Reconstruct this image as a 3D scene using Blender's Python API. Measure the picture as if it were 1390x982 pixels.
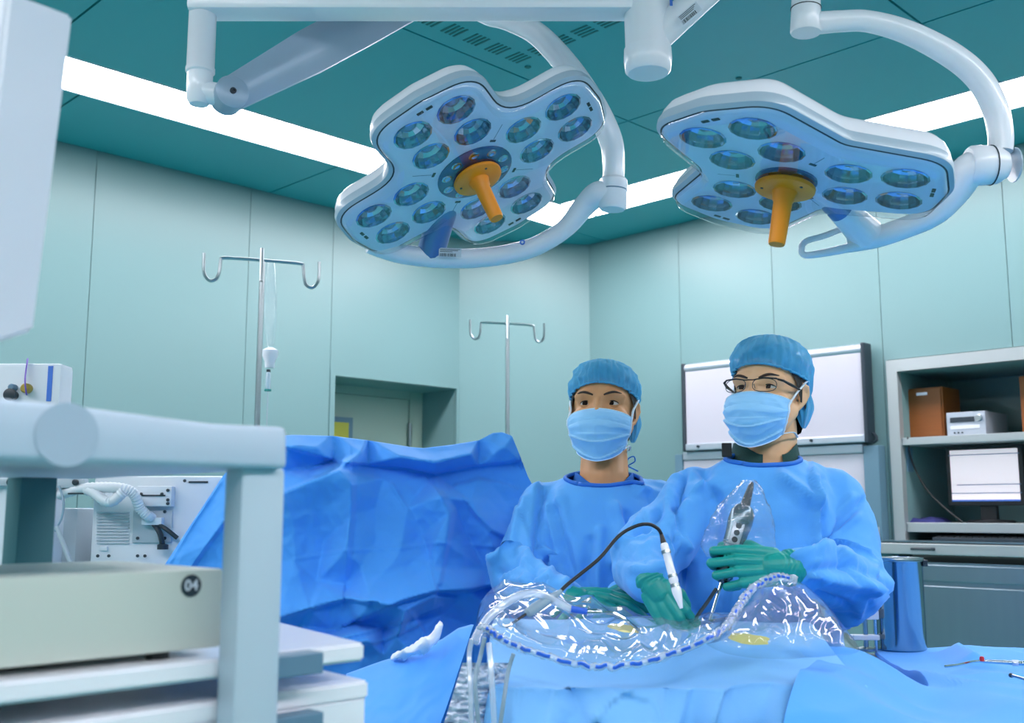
import bpy, bmesh, math, random
import numpy as np
from mathutils import Vector, Matrix, noise
from mathutils.geometry import delaunay_2d_cdt
from mathutils.bvhtree import BVHTree

for _o in list(bpy.data.objects):
    bpy.data.objects.remove(_o)
scene = bpy.context.scene
col = scene.collection
PI = math.pi

# ------------------------------------------------------------------ camera
FPX, PITCH, HC = 1430.0, math.radians(8.1), 1.32
cam_data = bpy.data.cameras.new('camera')
cam = bpy.data.objects.new('camera', cam_data)
col.objects.link(cam)
cam_data.sensor_width = 36.0
cam_data.lens = 36.0 * FPX / 1390.0
cam_data.clip_start = 0.05
cam.location = (0, 0, HC)
cam.rotation_euler = (PI / 2 + PITCH, 0, -PI / 4)
cam_data.dof.use_dof = True
cam_data.dof.focus_distance = 2.4
cam_data.dof.aperture_fstop = 5.0
scene.camera = cam

# ------------------------------------------------------------------ world, exposure, ceiling light strength
world = bpy.data.worlds.new('world')
scene.world = world
world.use_nodes = True
world.node_tree.nodes['Background'].inputs[0].default_value = (0.5, 0.75, 0.8, 1)
world.node_tree.nodes['Background'].inputs[1].default_value = 0.05
STRIP_COL = (1.0, 0.945, 0.985)
STRIP_W = 21.5
scene.view_settings.view_transform = 'Standard'
scene.view_settings.look = 'None'
scene.view_settings.exposure = 0.0
scene.view_settings.gamma = 1.0
scene.view_settings.use_curve_mapping = False

# ------------------------------------------------------------------ frames: the room is axis-aligned, (a, b); things
# around the table are laid out facing the camera, (x, y), and turned by -45 degrees at the end.
_F = Vector((0, math.cos(PITCH), math.sin(PITCH)))
_U = Vector((0, -math.sin(PITCH), math.cos(PITCH)))
R2 = math.sqrt(0.5)
AB_FRAME = set()


def ray(px, py):
    return _F + Vector((1, 0, 0)) * ((px - 695) / FPX) + _U * ((491 - py) / FPX)


def P(px, py, Y):
    """point seen at pixel (px, py), Y metres ahead of the camera"""
    d = ray(px, py)
    return Vector((0, 0, HC)) + d * (Y / d.y)


def PZ(px, py, z):
    d = ray(px, py)
    return Vector((0, 0, HC)) + d * ((z - HC) / d.z)


def AB(v):
    """(x, y, z) of the camera frame -> (a, b, z) of the room"""
    return Vector(((v[0] + v[1]) * R2, (v[1] - v[0]) * R2, v[2]))


def pix(v):
    d = Vector(v) - Vector((0, 0, HC))
    w = d.dot(_F)
    return 695 + FPX * d.x / w, 491 - FPX * d.dot(_U) / w


# ------------------------------------------------------------------ materials
def lin(c):
    if isinstance(c, str):
        c = [int(c[i:i + 2], 16) / 255 for i in (0, 2, 4)]
    return tuple(x / 12.92 if x <= 0.04045 else ((x + 0.055) / 1.055) ** 2.4 for x in c) + (1.0,)


def pm(name, c, rough=0.5, metal=0.0, bump=0.0, bscale=200.0, var=0.0, vscale=6.0, coat=0.0, spec=0.5, sss=0.0,
       stretch=None, sheen=0.0, c2=None, bdist=0.002, aniso=0.0):
    m = bpy.data.materials.new(name)
    m.use_nodes = True
    nt = m.node_tree
    b = nt.nodes['Principled BSDF']
    base = lin(c)
    b.inputs['Base Color'].default_value = base
    b.inputs['Roughness'].default_value = rough
    b.inputs['Metallic'].default_value = metal
    b.inputs['Specular IOR Level'].default_value = spec
    b.inputs['Coat Weight'].default_value = coat
    b.inputs['Coat Roughness'].default_value = 0.08
    if sheen:
        b.inputs['Sheen Weight'].default_value = sheen
    if sss:
        b.inputs['Subsurface Weight'].default_value = sss
        b.inputs['Subsurface Radius'].default_value = (0.012, 0.005, 0.003)
        b.inputs['Subsurface Scale'].default_value = 1.0
    tc = nt.nodes.new('ShaderNodeTexCoord')
    src = tc.outputs['Object']
    if stretch:
        mp = nt.nodes.new('ShaderNodeMapping')
        mp.inputs['Scale'].default_value = stretch
        nt.links.new(src, mp.inputs['Vector'])
        src = mp.outputs['Vector']
    if var or c2:
        n = nt.nodes.new('ShaderNodeTexNoise')
        n.inputs['Scale'].default_value = vscale
        n.inputs['Detail'].default_value = 5
        nt.links.new(src, n.inputs['Vector'])
        mx = nt.nodes.new('ShaderNodeMix')
        mx.data_type = 'RGBA'
        if c2:
            mx.inputs[6].default_value = base
            mx.inputs[7].default_value = lin(c2)
        else:
            mx.inputs[6].default_value = tuple(x * (1 - var) for x in base[:3]) + (1,)
            mx.inputs[7].default_value = tuple(min(1, x * (1 + var)) for x in base[:3]) + (1,)
        nt.links.new(n.outputs['Fac'], mx.inputs[0])
        nt.links.new(mx.outputs[2], b.inputs['Base Color'])
    if bump:
        n2 = nt.nodes.new('ShaderNodeTexNoise')
        n2.inputs['Scale'].default_value = bscale
        n2.inputs['Detail'].default_value = 4
        nt.links.new(src, n2.inputs['Vector'])
        bp = nt.nodes.new('ShaderNodeBump')
        bp.inputs['Strength'].default_value = bump
        bp.inputs['Distance'].default_value = bdist
        nt.links.new(n2.outputs['Fac'], bp.inputs['Height'])
        nt.links.new(bp.outputs['Normal'], b.inputs['Normal'])
    return m


def clear_mat(name, tint=(1, 1, 1), gloss_rough=0.05, gain=1.0, milky=0.0, bump=0.0, bscale=40.0):
    """thin clear plastic or glass: transparent with a fresnel gloss, optionally a little milky"""
    m = bpy.data.materials.new(name)
    m.use_nodes = True
    nt = m.node_tree
    for n in list(nt.nodes):
        nt.nodes.remove(n)
    out = nt.nodes.new('ShaderNodeOutputMaterial')
    tr = nt.nodes.new('ShaderNodeBsdfTransparent')
    tr.inputs[0].default_value = tuple(tint) + (1,)
    gl = nt.nodes.new('ShaderNodeBsdfGlossy')
    gl.inputs['Roughness'].default_value = gloss_rough
    fr = nt.nodes.new('ShaderNodeLayerWeight')
    fr.inputs['Blend'].default_value = 0.5
    pw = nt.nodes.new('ShaderNodeMath')
    pw.operation = 'POWER'
    pw.inputs[1].default_value = 3.5
    nt.links.new(fr.outputs['Facing'], pw.inputs[0])
    ml = nt.nodes.new('ShaderNodeMath')
    ml.operation = 'MULTIPLY_ADD'
    ml.use_clamp = True
    ml.inputs[1].default_value = 0.75 * gain
    ml.inputs[2].default_value = 0.05 * gain
    nt.links.new(pw.outputs[0], ml.inputs[0])
    mx = nt.nodes.new('ShaderNodeMixShader')
    nt.links.new(ml.outputs[0], mx.inputs[0])
    base = tr.outputs[0]
    if milky:
        df = nt.nodes.new('ShaderNodeBsdfDiffuse')
        df.inputs[0].default_value = (0.85, 0.92, 1.0, 1)
        m2 = nt.nodes.new('ShaderNodeMixShader')
        m2.inputs[0].default_value = milky
        nt.links.new(base, m2.inputs[1])
        nt.links.new(df.outputs[0], m2.inputs[2])
        base = m2.outputs[0]
    nt.links.new(base, mx.inputs[1])
    nt.links.new(gl.outputs[0], mx.inputs[2])
    if bump:
        tc = nt.nodes.new('ShaderNodeTexCoord')
        n2 = nt.nodes.new('ShaderNodeTexNoise')
        n2.inputs['Scale'].default_value = bscale
        n2.inputs['Detail'].default_value = 5
        nt.links.new(tc.outputs['Object'], n2.inputs['Vector'])
        bp = nt.nodes.new('ShaderNodeBump')
        bp.inputs['Strength'].default_value = bump
        bp.inputs['Distance'].default_value = 0.01
        nt.links.new(n2.outputs['Fac'], bp.inputs['Height'])
        nt.links.new(bp.outputs['Normal'], gl.inputs['Normal'])
    nt.links.new(mx.outputs[0], out.inputs[0])
    return m


def emit(name, c, w):
    m = bpy.data.materials.new(name)
    m.use_nodes = True
    nt = m.node_tree
    b = nt.nodes['Principled BSDF']
    b.inputs['Base Color'].default_value = tuple(c) + (1,)
    b.inputs['Emission Color'].default_value = tuple(c) + (1,)
    b.inputs['Emission Strength'].default_value = w
    return m


M = {
    'wall': pm('wall_enamel', '6e8f91', 0.35, var=0.03, vscale=1.5, bump=0.02, bscale=30, spec=0.4),
    'joint': pm('joint_sealant', '5a8280', 0.6, var=0.05),
    'ceil': pm('ceiling_enamel', '27a0a8', 0.4, var=0.03, vscale=1.2),
    'ceiljoint': pm('ceiling_joint', '1f6a66', 0.7, var=0.05),
    'floor': pm('floor_vinyl', '46a3a2', 0.35, var=0.08, vscale=8),
    'strip': emit('light_diffuser', STRIP_COL, STRIP_W),
    'white': pm('white_lacquer', 'eeeff6', 0.3, coat=0.3, var=0.015),
    'offwhite': pm('offwhite_plastic', 'd5dae4', 0.45, var=0.02, bump=0.02, bscale=300),
    'band': pm('grey_blue_band', 'a9bccb', 0.35, coat=0.2, var=0.02),
    'greyarm': pm('silver_grey_paint', '9fb2c6', 0.35, metal=0.2, var=0.03),
    'panel': pm('lens_panel', 'dfe6f8', 0.4, metal=0.0, bump=0.05, bscale=500, var=0.03),
    'darkblue': pm('dark_blue_plastic', '1d3d78', 0.25, coat=0.4, var=0.05),
    'knuckle': pm('steel_blue_knuckle', '5f86b8', 0.3, metal=0.35, var=0.04),
    'orange': pm('orange_handle', 'ff9408', 0.4, var=0.03, coat=0.1),
    'reflector': pm('lens_reflector', 'a9c0d4', 0.12, metal=1.0, var=0.1, vscale=60),
    'led': pm('lens_core', '7f9fb6', 0.1, metal=0.6, coat=1.0, var=0.1),
    'black': pm('black_plastic', '101216', 0.4, var=0.1),
    'charcoal': pm('charcoal_plastic', '23303a', 0.45, var=0.08),
    'steel': pm('brushed_steel', 'a7b0b4', 0.28, metal=1.0, var=0.08, vscale=20, stretch=(1, 1, 12)),
    'steelblue': pm('stainless_sheet', '8a9ba6', 0.3, metal=0.9, var=0.05, vscale=4, stretch=(6, 6, 0.6)),
    'satin': pm('satin_steel', 'a9b0b2', 0.35, metal=0.4, var=0.03),
    'chrome': pm('chrome', 'c8ced2', 0.08, metal=1.0, var=0.03),
    'drape': pm('blue_drape', '47a0f6', 0.8, bump=0.25, bscale=350, var=0.07, vscale=7, sheen=0.15, bdist=0.001),
    'drape2': pm('light_blue_drape', '74b8f2', 0.8, bump=0.25, bscale=350, var=0.06, vscale=7, sheen=0.15, bdist=0.001),
    'gown': pm('blue_gown', '55a9f2', 0.78, bump=0.25, bscale=380, var=0.05, vscale=8, sheen=0.15, bdist=0.001),
    'gowntrim': pm('gown_neck_binding', '2271d0', 0.7, var=0.06, bump=0.2, bscale=300),
    'scrub': pm('blue_scrub', '1f6cc4', 0.85, var=0.08, bump=0.3, bscale=300),
    'greencloth': pm('dark_green_cloth', '1d4744', 0.85, var=0.1, bump=0.3, bscale=300),
    'glove': pm('green_latex', '12958d', 0.42, var=0.08, vscale=18, bump=0.08, bscale=120, spec=0.45),
    'skin': pm('skin', 'd39a6a', 0.5, var=0.07, vscale=14, bump=0.08, bscale=220, sss=0.12),
    'skin2': pm('skin_pale', 'e4b58a', 0.5, var=0.06, vscale=14, bump=0.06, bscale=220, sss=0.12),
    'hair': pm('black_hair', '14110f', 0.5, var=0.3, vscale=80, bump=0.6, bscale=150, stretch=(6, 6, 1)),
    'brow': pm('brow_hair', '3a2c24', 0.7, var=0.2, vscale=200),
    'eye': pm('eye_white', 'd2cbc2', 0.3, coat=0.2, var=0.02),
    'iris': pm('dark_iris', '160b07', 0.4, spec=0.1, var=0.1),
    'lip': pm('lash_line', '1a1210', 0.7, var=0.1),
    'mask': pm('mask_fabric', '94d0fa', 0.75, bump=0.2, bscale=500, var=0.03, vscale=30, sheen=0.1),
    'maskedge': pm('mask_edge', 'd6eaf8', 0.7, var=0.02),
    'whitecloth': pm('white_cloth', 'e6eef8', 0.85, bump=0.3, bscale=300, var=0.04),
    'beige': pm('grey_green_metal', 'c8cfc6', 0.45, var=0.02, vscale=3),
    'cartgrey': pm('cart_plastic', 'b7c7d8', 0.45, var=0.015),
    'alu': pm('anodised_alu', 'b9cbd8', 0.38, metal=0.2, var=0.03, stretch=(1, 1, .1)),
    'alu_shaded': pm('anodised_alu_shaded', '3d6f78', 0.4, metal=0.3, var=0.04),
    'bluegrey': pm('blue_grey_plastic', '5f8199', 0.5, var=0.04),
    'bluegrey2': pm('slate_frame', '5b7c8e', 0.5, var=0.04),
    'filmwhite': pm('viewer_panel', 'b9b7c2', 0.35, var=0.01, vscale=3),
    'silver': pm('silver_rail', 'b8c0cc', 0.3, metal=0.5, var=0.03),
    'wood': pm('brown_wood', '824815', 0.5, var=0.12, vscale=10, stretch=(1, 1, 14), bump=0.1, bscale=40),
    'screen': emit('monitor_screen', (0.80, 0.70, 0.74), 0.55),
    'screenline': pm('screen_line', '6d89a8', 0.5, var=0.05),
    'doorpaint': pm('door_paint', '93a79b', 0.5, var=0.05, vscale=3),
    'windowyellow': pm('yellow_window', 'b9b23c', 0.3, var=0.1, vscale=15),  # plain yellow pane colour
    'tube': clear_mat('milky_tubing', (0.9, 0.95, 1.0), 0.15, 1.5, 0.35),
    'plastic': clear_mat('clear_plastic_film', (0.97, 0.985, 1.0), 0.10, 1.3, 0.13, 0.12, 30.0),
    'sleeve': clear_mat('clear_plastic_sleeve', (0.98, 0.99, 1.0), 0.12, 0.9, 0.06, 0.1, 40.0),
    'glass': clear_mat('clear_cover', (0.98, 0.99, 1.0), 0.02, 1.2),
    'specglass': clear_mat('spectacle_lens', (0.97, 0.99, 1.0), 0.25, 0.12),
    'bluetape': pm('blue_band_print', '2a66d8', 0.5, var=0.1, vscale=120),
    'yellow': pm('yellow_film', 'd9c93a', 0.3, var=0.15, vscale=30),
    'crinkle': pm('crinkled_foil_bag', 'c9d6ea', 0.3, metal=0.25, bump=0.9, bscale=60, var=0.12, vscale=40, bdist=0.01),
    'cable': pm('grey_cable', '8ca4b6', 0.5, var=0.05),
    'purple': pm('purple_strap', '6a4fb0', 0.6, var=0.1),
    'red': pm('red_plastic', 'd0282c', 0.4, var=0.1),
    'machine': pm('machine_enamel', 'd3dbe3', 0.45, var=0.02, vscale=4),
    'machinegrey': pm('machine_grey', 'aebcc6', 0.5, var=0.03),
    'blueprint': pm('blue_print', '3f74d0', 0.5, var=0.05),
}


# ------------------------------------------------------------------ mesh collector
class MB:
    def __init__(self):
        self.v, self.f = [], []

    def add(self, vs, fs):
        o = len(self.v)
        self.v += [Vector(p) for p in vs]
        self.f += [tuple(i + o for i in q) for q in fs]
        return self

    def box(self, lo, hi, fr=None, bevel=0.0):
        (x0, y0, z0), (x1, y1, z1) = lo, hi
        if bevel <= 0:
            vs = [(x0, y0, z0), (x1, y0, z0), (x1, y1, z0), (x0, y1, z0), (x0, y0, z1), (x1, y0, z1), (x1, y1, z1), (x0, y1, z1)]
            fs = [(0, 3, 2, 1), (4, 5, 6, 7), (0, 1, 5, 4), (1, 2, 6, 5), (2, 3, 7, 6), (3, 0, 4, 7)]
        else:
            bm = bmesh.new()
            bmesh.ops.create_cube(bm, size=1)
            for q in bm.verts:
                q.co = Vector(((x0 + x1) / 2 + q.co.x * (x1 - x0), (y0 + y1) / 2 + q.co.y * (y1 - y0), (z0 + z1) / 2 + q.co.z * (z1 - z0)))
            bmesh.ops.bevel(bm, geom=list(bm.edges), offset=bevel, segments=2, affect='EDGES', profile=0.6)
            bm.verts.index_update()
            vs = [q.co.copy() for q in bm.verts]
            fs = [tuple(q.index for q in f.verts) for f in bm.faces]
            bm.free()
        if fr is not None:
            vs = [fr @ Vector(p) for p in vs]
        return self.add(vs, fs)

    def tube(self, pts, r, n=10, cap=True, flat=1.0, up=None):
        """swept round (or flattened) tube; r is one radius or one per point"""
        pts = [Vector(p) for p in pts]
        rs = list(r) if isinstance(r, (list, tuple)) else [r] * len(pts)
        ref = None
        vs, fs = [], []
        for i, p in enumerate(pts):
            t = (pts[min(i + 1, len(pts) - 1)] - pts[max(i - 1, 0)])
            t = t.normalized() if t.length > 1e-9 else Vector((0, 0, 1))
            if ref is None:
                ref = Vector(up) if up is not None else (Vector((0, 0, 1)) if abs(t.z) < 0.9 else Vector((1, 0, 0)))
            ref = ref - t * ref.dot(t)
            ref = ref.normalized() if ref.length > 1e-6 else t.orthogonal().normalized()
            s = t.cross(ref)
            for k in range(n):
                a = 2 * PI * k / n
                vs.append(p + ref * (math.cos(a) * rs[i] * flat) + s * (math.sin(a) * rs[i]))
        for i in range(len(pts) - 1):
            for k in range(n):
                k2 = (k + 1) % n
                fs.append((i * n + k, i * n + k2, (i + 1) * n + k2, (i + 1) * n + k))
        if cap:
            fs.append(tuple(reversed(range(n))))
            fs.append(tuple(range((len(pts) - 1) * n, len(pts) * n)))
        return self.add(vs, fs)

    def lathe(self, prof, a, b, n=20, cap=True):
        """profile of (distance along a->b in metres, radius)"""
        a, b = Vector(a), Vector(b)
        t = (b - a).normalized()
        x = t.orthogonal().normalized()
        y = t.cross(x)
        vs, fs = [], []
        for d, r in prof:
            for k in range(n):
                q = 2 * PI * k / n
                vs.append(a + t * d + x * (r * math.cos(q)) + y * (r * math.sin(q)))
        for i in range(len(prof) - 1):
            for k in range(n):
                k2 = (k + 1) % n
                fs.append((i * n + k, i * n + k2, (i + 1) * n + k2, (i + 1) * n + k))
        if cap:
            fs.append(tuple(reversed(range(n))))
            fs.append(tuple(range((len(prof) - 1) * n, len(prof) * n)))
        return self.add(vs, fs)

    def grid(self, fn, nu, nv, closed_u=False):
        o = len(self.v)
        for j in range(nv + 1):
            for i in range(nu if closed_u else nu + 1):
                self.v.append(Vector(fn(i / nu, j / nv)))
        w = nu if closed_u else nu + 1
        for j in range(nv):
            for i in range(nu):
                i2 = (i + 1) % w
                self.f.append((o + j * w + i, o + j * w + i2, o + (j + 1) * w + i2, o + (j + 1) * w + i))
        return self

    def build(self, name, mat, parent=None, smooth=False, ab=False):
        org = Vector((0, 0, 0))
        if parent is not None:
            q = parent
            while q.parent:
                q = q.parent
            org = q.location
        me = bpy.data.meshes.new(name)
        if parent is None:
            # origin at the base of the thing
            lo = Vector([min(p[k] for p in self.v) for k in range(3)])
            hi = Vector([max(p[k] for p in self.v) for k in range(3)])
            org = Vector(((lo.x + hi.x) / 2, (lo.y + hi.y) / 2, lo.z))
        me.from_pydata([tuple(p - org) for p in self.v], [], self.f)
        me.update()
        if smooth:
            me.polygons.foreach_set('use_smooth', [True] * len(me.polygons))
            if smooth != 'all':
                me.set_sharp_from_angle(angle=math.radians(38))
        me.materials.append(M[mat] if isinstance(mat, str) else mat)
        o = bpy.data.objects.new(name, me)
        col.objects.link(o)
        if parent is not None:
            o.parent = parent
        else:
            o.location = org
            if ab:
                AB_FRAME.add(o)
        return o


def thing(name, label, cat, loc, group=None, ab=False):
    o = bpy.data.objects.new(name, None)
    col.objects.link(o)
    o.empty_display_size = 0.05
    o.location = loc
    if ab:
        AB_FRAME.add(o)
    return tag(o, label, cat, group)


def tag(o, label, cat, group=None, kind=None):
    o['label'] = label
    o['category'] = cat
    if group:
        o['group'] = group
    if kind:
        o['kind'] = kind
    return o


def struct(o):
    o['kind'] = 'structure'
    return o


def cat_rom(pts, n=8):
    pts = [Vector(p) for p in pts]
    out = []
    for i in range(len(pts) - 1):
        p0, p1, p2, p3 = pts[max(i - 1, 0)], pts[i], pts[i + 1], pts[min(i + 2, len(pts) - 1)]
        for k in range(n):
            t = k / n
            out.append(0.5 * ((2 * p1) + (p2 - p0) * t + (2 * p0 - 5 * p1 + 4 * p2 - p3) * t * t + (3 * p1 - p0 - 3 * p2 + p3) * t ** 3))
    out.append(pts[-1])
    return out


def lerp_list(vals, n):
    """values at control points -> values at n samples"""
    return [float(x) for x in np.interp(np.linspace(0, len(vals) - 1, n), range(len(vals)), vals)]


def capsule_chain(bm, pts, rs, n=12):
    """closed tapered capsules with round ends between consecutive points"""
    for i in range(len(pts) - 1):
        a, b = Vector(pts[i]), Vector(pts[i + 1])
        ra, rb = rs[i], rs[i + 1]
        d = b - a
        L = d.length
        if L < 1e-6:
            continue
        t = d / L
        x = t.orthogonal().normalized()
        y = t.cross(x)
        rings = []
        for k in range(1, 5):
            q = PI / 2 * k / 4
            rings.append((a - t * (ra * math.cos(q)), ra * math.sin(q)))
        for k in range(0, 4):
            q = PI / 2 * k / 4
            rings.append((b + t * (rb * math.sin(q)), rb * math.cos(q)))
        vv = []
        for c, r in rings:
            vv.append([bm.verts.new(c + x * (r * math.cos(2 * PI * k / n)) + y * (r * math.sin(2 * PI * k / n))) for k in range(n)])
        for j in range(len(rings) - 1):
            for k in range(n):
                k2 = (k + 1) % n
                bm.faces.new((vv[j][k], vv[j][k2], vv[j + 1][k2], vv[j + 1][k]))
        p0 = bm.verts.new(a - t * ra)
        p1 = bm.verts.new(b + t * rb)
        for k in range(n):
            k2 = (k + 1) % n
            bm.faces.new((p0, vv[0][k2], vv[0][k]))
            bm.faces.new((p1, vv[-1][k], vv[-1][k2]))


def ellipsoid(bm, c, r, rot=None, nu=20, nv=12):
    mat = Matrix.Translation(Vector(c)) @ (rot.to_4x4() if rot is not None else Matrix.Identity(4)) @ Matrix.Diagonal((r[0], r[1], r[2], 1))
    bmesh.ops.create_uvsphere(bm, u_segments=nu, v_segments=nv, radius=1.0, matrix=mat)


def remesh(bm, voxel, iters=8, factor=0.5, xf=None):
    """closed overlapping solids -> one continuous smooth surface: (N,3) verts and quads"""
    if xf is not None:
        bm.transform(xf)
    me = bpy.data.meshes.new('tmp')
    bm.to_mesh(me)
    bm.free()
    ob = bpy.data.objects.new('tmp', me)
    col.objects.link(ob)
    md = ob.modifiers.new('r', 'REMESH')
    md.mode = 'VOXEL'
    md.voxel_size = voxel
    md.adaptivity = 0
    sm = ob.modifiers.new('s', 'SMOOTH')
    sm.factor = factor
    sm.iterations = iters
    dg = bpy.context.evaluated_depsgraph_get()
    dg.update()
    ev = ob.evaluated_get(dg)
    m2 = ev.to_mesh()
    n = len(m2.vertices)
    co = np.empty(n * 3)
    m2.vertices.foreach_get('co', co)
    no = np.empty(n * 3)
    m2.vertices.foreach_get('normal', no)
    fs = [tuple(p.vertices) for p in m2.polygons]
    ev.to_mesh_clear()
    bpy.data.objects.remove(ob)
    bpy.data.meshes.remove(me)
    return co.reshape(-1, 3), no.reshape(-1, 3), fs


def from_arrays(name, co, fs, mat, parent, smooth='all'):
    b = MB()
    b.v = [Vector(p) for p in co]
    b.f = fs
    return b.build(name, mat, parent, smooth=smooth)


def np_pix(co):
    d = co - np.array([0, 0, HC])
    w = d[:, 1] * _F.y + d[:, 2] * _F.z
    return np.stack([695 + FPX * d[:, 0] / w, 491 - FPX * (d[:, 1] * _U.y + d[:, 2] * _U.z) / w], 1)


def seg_dist(p, poly):
    """distance of 2-d points to a polyline"""
    best = np.full(len(p), 1e9)
    for (a, b) in zip(poly[:-1], poly[1:]):
        a, b = np.array(a, float), np.array(b, float)
        d = b - a
        t = np.clip(((p - a) @ d) / (d @ d + 1e-9), 0, 1)
        best = np.minimum(best, np.linalg.norm(p - (a + t[:, None] * d), axis=1))
    return best


def crease(co, no, folds):
    """cloth folds: each (polyline where the fold runs, half width, height in metres; minus = valley)"""
    p = np_pix(co)
    front = np.clip((-no[:, 1]) * 1.6 + 0.2, 0, 1)
    disp = np.zeros(len(co))
    for fd in folds:
        if len(fd) == 5:
            disp += lap(p, *fd)
            continue
        poly, w, h = fd
        d = seg_dist(p, poly)
        disp += 1.7 * h * np.maximum(0, 1 - d / w) ** 1.2
    return co + no * (disp * front)[:, None]


def lap(p, poly, soft, sharp, h, side):
    """one-sided cloth fold: gentle slope on one side of the line, sharp drop on the other"""
    best = np.full(len(p), 1e9)
    sg = np.zeros(len(p))
    for (a, b) in zip(poly[:-1], poly[1:]):
        a, b = np.array(a, float), np.array(b, float)
        d = b - a
        t = np.clip(((p - a) @ d) / (d @ d + 1e-9), 0, 1)
        q = p - (a + t[:, None] * d)
        dd = np.linalg.norm(q, axis=1)
        m = dd < best
        best[m] = dd[m]
        sg[m] = np.sign(d[0] * q[:, 1] - d[1] * q[:, 0])[m]
    w = np.where(sg * side > 0, soft, sharp)
    return h * np.maximum(0, 1 - best / w) ** 1.15


def crumple(co, no, amp, scale, seed=0.0, sharp=True):
    out = co.copy()
    for i in range(len(co)):
        q = Vector(co[i]) * scale + Vector((seed, seed * 1.7, -seed))
        v = noise.noise(q)
        v2 = noise.noise(q * 2.3 + Vector((5, 1, 7)))
        d = ((1 - 2 * abs(v)) * 0.6 + (1 - 2 * abs(v2)) * 0.3 - 0.3) if sharp else v + 0.4 * v2
        out[i] += no[i] * (amp * d)
    return out


def tri_field(pts):
    """piecewise-linear height over hand-placed 2-d points (x, y, h)"""
    vs = [Vector((p[0], p[1])) for p in pts]
    r = delaunay_2d_cdt(vs, [], [], 0, 1e-4)
    hv = [pts[ids[0]][2] if ids else 0.0 for ids in r[3]]
    tris = [(np.array(r[0][f[0]]), np.array(r[0][f[1]]), np.array(r[0][f[2]]), hv[f[0]], hv[f[1]], hv[f[2]]) for f in r[2]]

    def ev(X, Y):
        out = np.zeros_like(X)
        done = np.zeros(X.shape, bool)
        for a, b, c, ha, hb, hc in tris:
            det = (b[1] - c[1]) * (a[0] - c[0]) + (c[0] - b[0]) * (a[1] - c[1])
            if abs(det) < 1e-12:
                continue
            l1 = ((b[1] - c[1]) * (X - c[0]) + (c[0] - b[0]) * (Y - c[1])) / det
            l2 = ((c[1] - a[1]) * (X - c[0]) + (a[0] - c[0]) * (Y - c[1])) / det
            l3 = 1 - l1 - l2
            m = (l1 >= -1e-6) & (l2 >= -1e-6) & (l3 >= -1e-6) & ~done
            out[m] = (l1 * ha + l2 * hb + l3 * hc)[m]
            done |= m
        return out
    return ev


def blur2(h, k):
    for _ in range(k):
        g = np.pad(h, 1, mode='edge')
        h = (g[1:-1, 1:-1] * 2 + g[:-2, 1:-1] + g[2:, 1:-1] + g[1:-1, :-2] + g[1:-1, 2:]) / 6
    return h

# ================================================================== THE ROOM (a, b frame)
H = 2.9
WL, WR = 4.467, 4.667           # left wall plane b, right wall plane a
LO = -1.75                      # the two walls behind the camera
CA, CB = 4.035, 4.015           # where the chamfered corner starts on each wall


def abbox(lo, hi, name, mat, parent=None, bevel=0.0, smooth=False):
    return MB().box(lo, hi, bevel=bevel).build(name, mat, parent, smooth=smooth, ab=True)


struct(abbox((LO - .1, LO - .1, -.1), (WR + .7, WL + .7, 0), 'floor', 'floor'))

# ceiling: joint-coloured slab with separate metal panels hung below it
ceiling = struct(abbox((LO - .1, LO - .1, H + .012), (WR + .2, WL + .2, H + .12), 'ceiling', 'ceiljoint'))
S0, S1 = 3.575, 3.885           # left strip b range
T0, T1 = 3.92, 4.225            # right strip a range
BK0, BK1 = -1.05, -.74           # strips behind the camera
G = 0.004


def ceil_panel(a0, a1, b0, b1):
    MB().box((a0 + G, b0 + G, H), (a1 - G, b1 - G, H + .014)).build('ceiling_panel', 'ceil', ceiling)


ABR = [BK1, .27, 1.28, 3.25, T0]
BBR = [BK1, .13, 1.356, 2.58, S0]
for a0, a1 in zip(ABR, ABR[1:]):
    for b0, b1 in zip(BBR, BBR[1:]):
        ceil_panel(a0, a1, b0, b1)
ar = [LO, -.85, .35, 1.55, 2.75, 3.95, WR]
for a0, a1 in zip(ar, ar[1:]):
    ceil_panel(a0, a1, S1, WL)
    ceil_panel(a0, a1, LO, BK0)
br = [BK0, .1, 1.0, 1.9, 2.9, S1]
for b0, b1 in zip(br, br[1:]):
    ceil_panel(T1, WR, b0, b1)
    ceil_panel(LO, BK0, b0, b1)
ceil_panel(BK0, BK1, BK0, BK1)


def strip_light(a0, a1, b0, b1, label):
    t = thing('ceiling_light', label, 'ceiling light', ((a0 + a1) / 2, (b0 + b1) / 2, H), 'long ceiling light strips', ab=True)
    MB().box((a0 + .008, b0 + .008, H + .001), (a1 - .008, b1 - .008, H + .008)).build('diffuser', 'strip', t)
    f = MB()
    f.box((a0, b0, H - .002), (a1, b0 + .008, H + .012)).box((a0, b1 - .008, H - .002), (a1, b1, H + .012))
    f.box((a0, b0 + .008, H - .002), (a0 + .008, b1 - .008, H + .012)).box((a1 - .008, b0 + .008, H - .002), (a1, b1 - .008, H + .012))
    f.build('frame', 'white', t)


strip_light(BK1, T1, S0, S1, 'long bright ceiling light strip along the wall with the door')
strip_light(T0, T1, BK0, S0, 'long bright ceiling light strip above the film viewers and cabinet')
strip_light(BK0, BK1, BK1, S1, 'bright ceiling light strip on the wall side behind the equipment cart')
strip_light(BK1, T0, BK0, BK1, 'bright ceiling light strip opposite the wall with the door')

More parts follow.
